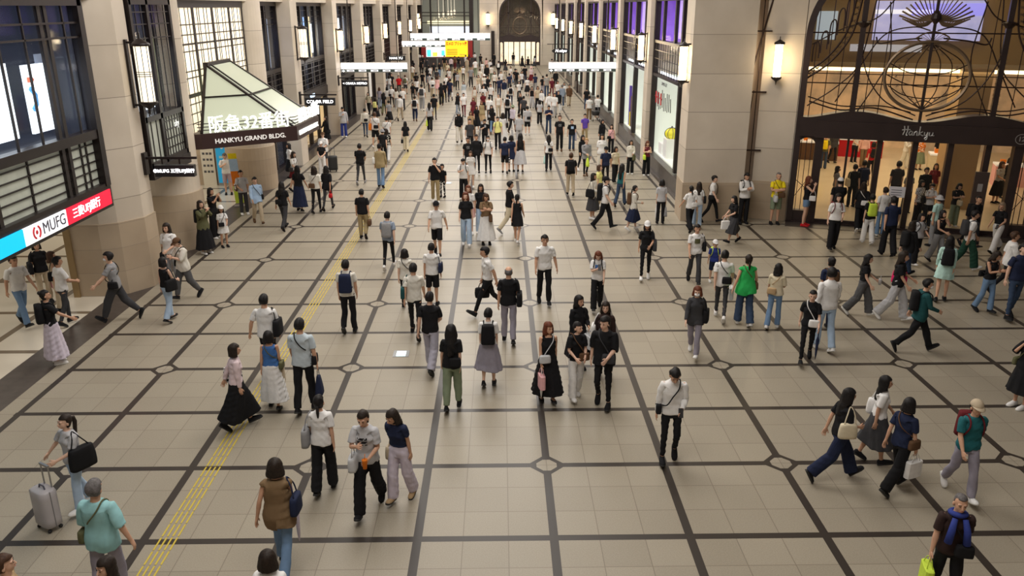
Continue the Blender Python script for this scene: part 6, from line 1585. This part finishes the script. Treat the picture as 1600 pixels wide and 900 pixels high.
# the crowd farther down the hall, coordinates as read
FAR = """
648|88|110|178|tee lightgrey|jeans denim|short black||
656|89|104|170|tee white|trousers black|short black||
661|96|109|176|tee black|trousers charcoal|hat white short||
659|103|117|178|tee black|trousers black|short black||tote charcoal L
678|98|123|4|tee black|trousers charcoal|short black||
687|104|121|20|tee black|jeans denim|medium black||
691|88|103|170|tee white|trousers navy|short black||
695|87|112|2|tee black|trousers khaki|short black||
711|90|110|178|tee brown|trousers maroon|short dark||
717|91|111|174|tee black|trousers charcoal|short black||
609|118|146|176|tee white|wide lightgrey|medium dark||
613|119|145|-4|tee black|trousers black|short dark||
624|121|149|2|tee red|slim black|short black||
634|118|148|178|tee white|shorts charcoal|short brown||backpack olive
651|120|143|176|tee black|trousers charcoal|short black||
661|117|141|178|tee black|slim black|short black||
652|127|151|178|tee white|slim black|medium dark||
672|120|145|174|tee stripe:white:charcoal|trousers black|short black||
676|126|153|172|oversize white|wide beige|short dark||cross black Rb
684|120|150|178|tee rose|mini pink|medium brown||
698|122|148|176|tee white|trousers charcoal|short black||
704|124|159|178|tee navy|slim navy|short black||paperbag white R
695|128|160|178|tee black|slim black|short black||
690|131|165|176|tee black|wide black|medium black||
660|133|174|178|tee white|cargo grey|short black||backpack charcoal
646|135|161|0|tee black|slim black|long dark||backpack lime
630|137|172|-4|tee white|trousers charcoal|short black||cross brown Rf
613|137|169|2|tee white|slim black|short black||cross black Rf
606|145|168|178|tee white|trousers beige|medium black||
594|138|170|172|tee violetgrey|jeans bluegrey|medium brown||shoulder black R
577|154|180|-20|blouse flower:sage:beige|slim black|long dark||
588|159|190|170|tee black|skirt black|medium dark||backpack lemon
609|160|196|178|tee grey|skirt black|short black||
626|149|189|176|long white|trousers beige|short black||handbag black L
679|147|187|178|tee black|slim charcoal|short black||
649|154|190|178|tee white|cargo navy|short dark||backpack black
702|113|133|2|tee white|slim rose|medium auburn||
715|113|141|12|tee lightgrey|slim black|medium black||
711|112|136|-8|tee black|wide black|long black||
728|89|108|178|tee white|trousers charcoal|short black||
730|94|113|176|tee beige|wide beige|short black||
736|103|137|-2|tee grey|cargo charcoal|short black||
743|93|121|178|tee white|cargo sage|short black||
751|88|106|170|tee black|trousers black|short black||
754|101|119|4|tee white|slim white|medium black||
750|108|137|178|tee offwhite|wide beige|short brown||
757|113|150|0|tee offwhite|skirt black|hat white medium||
761|102|132|6|jacket black|slim black|short black||
766|98|118|176|tee white|trousers beige|short black||cross black Rb
772|86|104|172|jacket black|trousers black|short black||
779|100|120|170|jacket black|trousers charcoal|short black||backpack white
773|110|144|2|blouse offwhite|slim black|medium black||
783|120|140|0|tee white|slim navy|short black||
780|131|153|176|tee navy|trousers navy|short black||
788|125|157|4|long navy|trousers white|short black||backpack black
702|124|152|-2|jacket black|slim black|medium dark||cloth_bag white R
725|137|158|0|long palesky|skirt white|medium dark||
716|147|180|2|tunic black|jeans bluegrey|medium black||drape white L
725|151|184|-4|tee white|slim wine|short black||backpack charcoal
742|142|168|6|tank offwhite|wide beige|long brown||
740|154|190|0|tee wine|skirt maroon|long auburn||
755|151|180|2|tee maroon|skirt black|long dark||
756|141|168|-4|tee white|trousers black|short dark||
767|139|166|0|tee white|slim black|short black||
765|162|190|176|oversize white|trousers charcoal|short black||
779|148|186|0|tank offwhite|trousers beige|short grey||backpack sage
753|164|197|4|tunic khaki|skirt tan|medium auburn||
768|167|205|-2|vest black|wide black|medium black||cross silver Rf
736|176|216|12|tee tan|wide rose|medium brown||tote black L
718|175|224|0|long black|wide offwhite|hat grey medium||cross black Lf
798|139|166|178|tee white|slim navy|short black||backpack black
793|149|190|176|tee white|wide black|short black||backpack black
811|137|158|4|tee white|trousers black|medium black||shoulder black L
813|148|182|10|oversize black|wide black|long light||
818|158|190|176|tee charcoal|slim black|short black||
801|173|208|150|long lilac|trousers black|hat sage short||
824|166|211|178|oversize lightgrey|shorts black|short black||cross black Rb
811|179|226|176|oversize lightgrey|cargo lightgrey|short brown||
786|178|228|176|tee white|maxi white|medium dark||shoulder black R
798|108|131|-60|tee white|jeans denim|short black||
805|108|136|176|tee black|slim navy|short black||
807|109|137|4|tee black|slim black|short black||
815|113|138|0|tee white|slim black|medium black||
820|103|132|178|tee black|trousers navy|short black||
830|105|132|2|tee blush|skirt maroon|hat pink short||handbag white L
831|136|170|0|tank black|wide lightgrey|medium dark||
840|135|172|4|tee beige|wide black|bob brown||
846|141|176|-4|long white|slim black|bob black||paperbag white R
848|121|149|178|tee black|jeans violetgrey|short black||
854|117|152|178|tee stripe:offwhite:black|jeans darkdenim|short dark||
802|83|104|178|tee charcoal|trousers grey|short black||backpack black
816|89|108|170|tee black|skirt black|medium black||
825|90|111|178|tee black|slim black|short black||
835|88|108|176|tee lightgrey|skirt charcoal|medium black||
862|134|153|2|tee wine|slim wine|short dark||
868|115|139|6|jacket black|trousers black|short black||
878|138|168|176|jacket bluegrey|jeans darkdenim|short grey||
871|141|160|0|tee white|shorts navy|short black||
881|132|160|-2|tee white|slim charcoal|medium dark||
889|134|167|2|jacket brown|trousers beige|short black||
858|151|183|-10|long white|trousers white|short dark||
866|147|185|0|oversize white|trousers lightgrey|short black||
872|155|180|4|jacket black|slim white|short black||cloth_bag white L
862|93|116|176|tee charcoal|trousers black|short black||
646|95|117|178|tee black|wide black|medium black||
668|92|114|176|jacket charcoal|trousers black|short black||
672|106|129|176|tee white|slim black|short black||
683|111|136|178|tee charcoal|trousers black|short black||
668|109|131|174|tee black|jeans darkdenim|medium black||
645|104|127|178|tee offwhite|trousers khaki|short black||
602|122|147|176|tee palesky|trousers navy|medium black||
601|150|180|176|tee black|wide olive|long black||
620|140|170|172|tee offwhite|trousers grey|medium brown||
733|86|105|176|tee maroon|trousers black|medium dark||
742|85|103|178|tee white|slim navy|short black||
700|101|122|2|tee cream|slim black|medium brown||
768|105|128|178|tee offwhite|trousers sage|short black||
790|94|115|176|tee black|skirt charcoal|long black||
748|121|146|4|tee beige|wide white|long dark||
762|124|150|-4|tee black|slim black|short black||
796|120|145|176|tee navy|trousers charcoal|short black||
824|122|150|0|tee white|skirt black|medium black||
836|118|145|178|polo navy|trousers grey|short black||
770|176|210|176|tee black|jeans denim|medium black||
745|170|206|4|tee black|skirt black|long dark||
843|160|195|178|tee lightgrey|wide black|medium black||
705|91|112|176|long blush|trousers charcoal|short black||
724|103|128|4|tee white|slim black|long black||
760|96|112|176|tee rose|wide black|medium brown||
""".strip().split('\n')
def opts(s):
    d = {}
    for kv in s.split(';'):
        if '=' in kv: k, v = kv.split('=', 1); d[k.strip()] = v.strip()
    return d
def add_print(rec, colr):
    g = rec['g']; yb = -.135 if g == 'm' else -.150; V = []; n = 9
    mb = MB()
    for i in range(n):
        for j in range(n):
            x = (-.075+.15*i/(n-1)); z = 1.19+.14*j/(n-1); V.append(tuple(wp(rec, (x, yb+x*x*3.0+(abs(z-1.25) if g == 'f' else 0)*.10, z), 'chest')))
    mb.add(V, [(i*n+j, (i+1)*n+j, (i+1)*n+j+1, i*n+j+1) for i in range(n-1) for j in range(n-1) if colr not in ('black', 'grey') or (j % 3 != 1 and (i*7+j*3) % 5 != 0)])
    o = mb.build('shirt_print', cloth(colr)); inv = Matrix.Translation(-rec['gp']); o.data.transform(Matrix.Rotation(-rec['face'], 4, 'Z') @ inv); o.parent = rec['root']
def add_scarf(rec, colr):
    mb = MB(); P = [(.085*math.sin(a), .01-.085*math.cos(a), 1.43+.02*math.cos(a)) for a in np.linspace(0, 2*math.pi, 17)[:-1]]
    mb.tube([wp(rec, p, 'chest') for p in P], .034, 8, closed=True)
    for s in (-1, 1): limb(mb, [wp(rec, p, 'chest') for p in ((s*.06, -.11, 1.42), (s*.09, -.17, 1.28), (s*.11, -.18, 1.10))], [.03, .04, .045], 10)
    o = mb.build('scarf', cloth(colr), smooth=True); o.data.transform(Matrix.Rotation(-rec['face'], 4, 'Z') @ Matrix.Translation(-rec['gp'])); o.parent = rec['root']
def head_ground(x, yt, H): g = ground(x, yt, H); return (g.x, g.y)
import os
LIMIT = int(os.environ.get('NPEOPLE', '9999'))
for ln in DATA[:LIMIT]:
    c = (ln.split('|')+['']*11)[:11]; x, yt = float(c[0]), float(c[1]); o = opts(c[10]); kw = {}
    if c[2] == '-': H = float(o.get('H', 1.65)); kw['at'] = head_ground(x, yt, H); kw['H'] = H/1.01; yf = 900
    else: yf = float(c[2])
    if 'g' in o: kw['g'] = o['g']
    if 'shoe' in o: kw['shoe'] = o['shoe']
    if 'child' in o: kw['child'] = True
    if 'more' in o: kw['more'] = {a.split(':')[0]: float(a.split(':')[1]) for a in o['more'].split(',')}
    if 'mask' in o: kw['extra'] = 'mask'
    rec = person(x, yt, yf, float(c[3]), c[4], c[5], c[6] or 'short', c[7] or 'stand', c[8], bag=[b for b in c[9].split(',') if b], **kw)
    rec['note'] = o.get('note', '')
    if 'print' in o and rec['lod'] < 2: add_print(rec, o['print'])
    if 'scarf' in o: add_scarf(rec, o['scarf'])
W_ = ['smallL', 'smallR', 'walkL', 'walkR', 'stand', 'passL']
for i, ln in enumerate(FAR[:LIMIT]):
    c = (ln.split('|')+['']*9)[:9]; yf = float(c[2])
    rec = person(float(c[0]), float(c[1]), yf, float(c[3]), c[4], c[5], c[6] or 'short', W_[i % 6] if abs(float(c[3])) > 30 else W_[(i*5) % 6], bag=[b for b in c[8].split(',') if b], shoe=('white', 'black', 'black', 'brown')[i % 4]); rec['note'] = ''
# the wheeled case pulled by the first traveller
g_ = ground(79, 824); t = empty('suitcase', (g_.x, g_.y, 0), math.radians(-32)); SIL = mat('case_silver', (.46, .44, .46), rough=.4, noise=.05, scale=5)
mb = MB(); rbox(mb, (0, 0, .36), .36, .24, .58, 0, 1.0, 0); mb.build('shell', SIL, t, smooth=True)
mb = MB(); mb.box(-.185, .185, -.006, .006, .08, .64); mb.build('seam', mat('case_seam', (.2, .2, .21), rough=.5), t)
for dx in (-.13, .13):
    for dy in (-.08, .08): mb = MB(); ell(mb, (dx, dy, .03), (.025, .03, .03), 10, 8); mb.build('wheel', MATS['sole_dark'], t, smooth=True)
mb = MB(); mb.bar((-.09, .09, .62), (-.09, .09, .98), .016); mb.bar((.09, .09, .62), (.09, .09, .98), .016); mb.bar((-.10, .09, .98), (.10, .09, .98), .03); mb.build('handle', MATS.get('dull_metal') or mat('dull_metal', (.35, .35, .37), rough=.35, metal=.8), t)
mb = MB(); mb.tube([(-.07, 0, .65), (-.05, 0, .70), (.05, 0, .70), (.07, 0, .65)], .012, 6); mb.build('grab_handle', SDK, t); tag(t, 'silver-grey wheeled suitcase standing on the floor beside the woman with the big black tote', 'suitcase')
# dark suitcase by the canopy
g_ = ground(521, 268); t = empty('suitcase', (g_.x, g_.y, 0), .2); mb = MB(); rbox(mb, (0, 0, .40), .42, .28, .64, 0); mb.build('shell', mat('case_black', (.02, .02, .022), rough=.4), t, smooth=True)
for dx in (-.14, .14):
    for dy in (-.09, .09): mb = MB(); ell(mb, (dx, dy, .05), (.03, .05, .05), 10, 8); mb.build('wheel', MATS['sole_dark'], t, smooth=True)
mb = MB(); mb.bar((-.1, .1, .7), (-.1, .1, 1.05), .02); mb.bar((.1, .1, .7), (.1, .1, 1.05), .02); mb.bar((-.11, .1, 1.05), (.11, .1, 1.05), .03); mb.build('handle', SDK, t); tag(t, 'large black suitcase near the man in a brown cap past the canopy', 'suitcase')
# pushchair on the right
g_ = ground(930, 189); t = empty('pushchair', (g_.x, g_.y, 0), .1); mb = MB(); rbox(mb, (0, 0, .52), .42, .50, .30, 0, 1.1, .1); mb.build('seat', mat('case_black', (0, 0, 0)), t, smooth=True)
mb = MB()
for s in (-1, 1): mb.bar((s*.22, -.35, .08), (s*.2, .30, .95), .03); mb.bar((s*.22, .32, .08), (s*.2, -.1, .55), .03)
mb.bar((-.2, .30, .95), (.2, .30, .95), .035); mb.build('frame', MATS['dull_metal'], t)
for dx in (-.22, .22):
    for dy in (-.35, .32): mb = MB(); ell(mb, (dx, dy, .09), (.03, .09, .09), 12, 8); mb.build('wheel', MATS['sole_dark'], t, smooth=True)
tag(t, 'black pushchair between two people in white tops beside the right-hand show windows', 'pushchair')
# leaning advertising banner by the entrance under the canopy
g_ = ground(376, 322); t = empty('standing_banner', (g_.x, g_.y, 0), .25); mb = MB(); mb.bar((0, 0, 0), (-.12, .25, 1.9), .03); mb.box(-.22, .22, -.15, .15, 0, .03); mb.build('pole', MATS['dull_metal'], t)
for z0, z1, c_ in ((.12, .75, 'lime'), (.75, 1.3, 'orange'), (1.3, 1.75, 'sky'), (1.75, 1.95, 'yellow')):
    f0, f1 = z0/1.9, z1/1.9; MB().hexa([(-.12*f0-.15, .25*f0-.03, z0), (-.12*f0+.15, .25*f0-.03, z0), (-.12*f0+.15, .25*f0-.02, z0), (-.12*f0-.15, .25*f0-.02, z0), (-.12*f1-.15, .25*f1-.03, z1), (-.12*f1+.15, .25*f1-.03, z1), (-.12*f1+.15, .25*f1-.02, z1), (-.12*f1-.15, .25*f1-.02, z1)]).build('panel', cloth(c_), t)
tag(t, 'narrow colourful standing banner beside the blue poster entrance', 'banner')
# ================================================================ labels for the people and what they carry
HN = {'short': 'short', 'bob': 'bobbed', 'long': 'long', 'verylong': 'very long', 'tied': 'tied-back', 'pony': 'ponytailed', 'bun': 'pinned-up', 'medium': 'shoulder-length', 'lowtail': 'low-tied', 'shaved': 'cropped', 'bald': 'balding'}
def cn(c):
    if ':' in c: p, a, b = c.split(':'); return {'stripe': 'striped', 'check': 'checked', 'flower': 'patterned', 'thin': 'striped'}[p]+' '+CNAME.get(a, a)
    return CNAME.get(c, c)
def topd(r): k, c = r['top'].split(' ', 1); return cn(c)+' '+TOPN[k]
def botd(r): k, c = r['bottom'].split(' ', 1); return cn(c)+' '+BOTN[k]
def haird(r):
    h = r['hair'].split(' ')
    if h[0] in ('cap', 'hat'): return cn(h[1])+' '+h[0]
    return HN[h[0]]+' '+(h[1] if len(h) > 1 else 'black')+' hair'
def faced(r):
    a = (r['fdeg']+180) % 360-180
    w = r['ps'] != 'stand'
    if abs(a) < 45: return 'walking this way' if w else 'facing this way'
    if abs(a) > 135: return 'walking away' if w else 'seen from behind'
    return 'walking sideways' if w else 'standing side-on'
BN_ = {'backpack': 'backpack', 'tote_bag': 'tote bag', 'shoulder_bag': 'shoulder bag', 'crossbody_bag': 'crossbody bag', 'shopping_bag': 'shopping bag', 'handbag': 'handbag', 'cloth_bag': 'soft cloth bag', 'smartphone': 'phone', 'folded_umbrella': 'folded umbrella', 'drink_cup': 'drink cup', 'folded_jacket': 'folded jacket'}
def nw(s): return len(s.split())
for r in PEOPLE:
    r['bags'] = [(b, n, c) for b, n, c, rr, k, p in BAGS if rr is r]
    w = 'child' if r['child'] else 'person'
    r['short'] = '%s in %s and %s' % (w, topd(r), botd(r)); r['mid'] = '%s, %s' % (r['short'], faced(r))
def uniq(keyf):
    d = {}
    for r in PEOPLE: d.setdefault(keyf(r), []).append(r)
    return d
def coarse(r):
    f = lambda c: {'offwhite': 'white', 'darkgrey': 'charcoal', 'darkdenim': 'navy', 'cream': 'beige', 'lightgrey': 'grey', 'tan': 'khaki'}.get(c.split(':')[-1 if ':' not in c else 1], c)
    return (f(r['top'].split(' ', 1)[1]), f(r['bottom'].split(' ', 1)[1]), r['bottom'].split(' ')[0] in ('skirt', 'maxi', 'mini'), r['child'])
CC = {}; TC = {}
for r in PEOPLE: CC[coarse(r)] = CC.get(coarse(r), 0)+1; t_ = coarse(r)[0]; TC[t_] = TC.get(t_, 0)+1
LANDMARKS = [((-8.5, 17), 'by the glass canopy'), ((-8.2, 38), 'under the first left hanging sign'), ((4.2, 38), 'under the right hanging sign'), ((9.5, 13.8), 'outside the ironwork entrance'), ((5.4, 22), 'by the gift box window'), ((-9.8, 9), 'by the first stone pillar'), ((-6, 92), 'below the yellow screen'), ((2, 92), 'before the far arch'), ((-5.4, 14), 'near the yellow guide strips'), ((6.5, 15), 'by the pale stone pier'), ((-5, 60), 'under the farther hanging signs'), ((-8.8, 27), 'past the canopy'), ((-12, 6), 'under the bank sign'), ((-12, 20), 'by the blue poster'), ((11, 20), 'inside the store doors'), ((0, 50), 'in mid crowd'), ((0, 75), 'in the distant crowd')]
def botshort(r): return botd(r).replace('wide trousers', 'trousers').replace('slim trousers', 'trousers').replace('loose trousers', 'trousers')
def rels(r):
    out = []
    ns = sorted([q for q in PEOPLE if q is not r], key=lambda q: (q['gp']-r['gp']).length)
    for q in ns[:14]:
        if (TC[coarse(q)[0]] <= 4 or CC[coarse(q)] == 1) and coarse(q) != coarse(r):
            dv = q['gp']-r['gp']; d = dv.length
            w = 'beside' if abs(dv.x) > abs(dv.y) else ('ahead of' if dv.y > 0 else 'behind')
            if w == 'ahead of': w = 'before'
            out.append('%s the %s' % (w if d < 4 else 'near', (topd(q) if TC[coarse(q)[0]] <= 4 else topd(q)+' and '+botshort(q))))
    lm = sorted(LANDMARKS, key=lambda l: (l[0][0]-r['gp'].x)**2+(l[0][1]-r['gp'].y)**2)[:2]
    lm = [l for l in lm if math.hypot(l[0][0]-r['gp'].x, l[0][1]-r['gp'].y) < (7 if r['gp'].y < 40 else 14)]
    return out[:5], [l[1] for l in lm]
cand = {}
for r in PEOPLE:
    b = r['bags'][0] if r['bags'] else None
    bag = (' with '+cn(b[2])+' '+BN_[b[1]]) if b else ''
    rl, lm = rels(r); r['rl'] = rl; r['lm'] = lm; sh = r['short']; o = []
    if r['note']: o.append(sh+', '+r['note'])
    if CC[coarse(r)] == 1: o += [sh+bag+', '+faced(r), sh+', '+faced(r), sh+', '+haird(r)]
    for l in lm[:1]: o += [sh+bag+', '+l, sh+', '+haird(r)+', '+l, sh+', '+faced(r)+', '+l] if CC[coarse(r)] <= 3 else []
    for q in rl: o += [sh+bag+', '+q, sh+', '+faced(r)+', '+q, sh+', '+q]
    for q in rl: o += [sh+', '+haird(r)+', '+q]
    for l in lm: o += [sh+', '+haird(r)+', '+faced(r)+', '+l, sh+bag+', '+l, sh+', '+haird(r)+', '+l, sh+', '+faced(r)+', '+l, sh+', '+l]
    o.append(sh)
    cand[id(r)] = [x for x in o if 4 <= nw(x) <= 16] or [sh]
used = {}; fits = {}
for r in PEOPLE:
    for x in set(cand[id(r)]): fits[x] = fits.get(x, 0)+1
for r in sorted(PEOPLE, key=lambda r: len(cand[id(r)])):
    pick = next((x for x in cand[id(r)] if fits[x] == 1 and x not in used), None) or next((x for x in cand[id(r)] if x not in used), cand[id(r)][0])
    used[pick] = r; r['root']['label'] = pick; r['lab'] = pick
    r['root']['group'] = 'people in the concourse' if r['gp'].y < 60 else 'people in the far crowd'
bl = {}
for r in PEOPLE:
    for b, n, c in r['bags']:
        verb = {'folded_jacket': 'over the arm of', 'backpack': 'worn by', 'smartphone': 'held by', 'folded_umbrella': 'held by', 'drink_cup': 'held by'}.get(n, 'carried by')
        hd = '%s %s %s ' % (cn(c), BN_[n], verb); td = ('child' if r['child'] else 'one')+' in '+topd(r); opt = [hd+td+' and '+botshort(r)]
        if CC[coarse(r)] > 1:
            opt = [hd+td+' and '+botshort(r)+', '+q for q in r['lm'][:1]]+[hd+td+' and '+botshort(r)+', '+q for q in r['rl']]+[hd+td+', '+q for q in r['rl']+r['lm']]+[hd+td+', '+haird(r)+', '+q for q in r['lm']]+[hd+td+' and '+botshort(r)+', '+faced(r)]+opt
        opt = [x for x in opt if nw(x) <= 16] or [' '.join(opt[-1].split()[:16])]
        x = next((x for x in opt if x not in bl), opt[0]); bl[x] = 1; b['label'] = x
dupl = {}
for o in bpy.data.objects:
    if o.parent is None and o.get('label'): dupl.setdefault(o['label'], []).append(o)
for l, os_ in dupl.items():
    if len(os_) > 1:
        print('DUP', len(os_), l)
        for o in os_: o['group'] = o.get('group') or 'look-alike items'
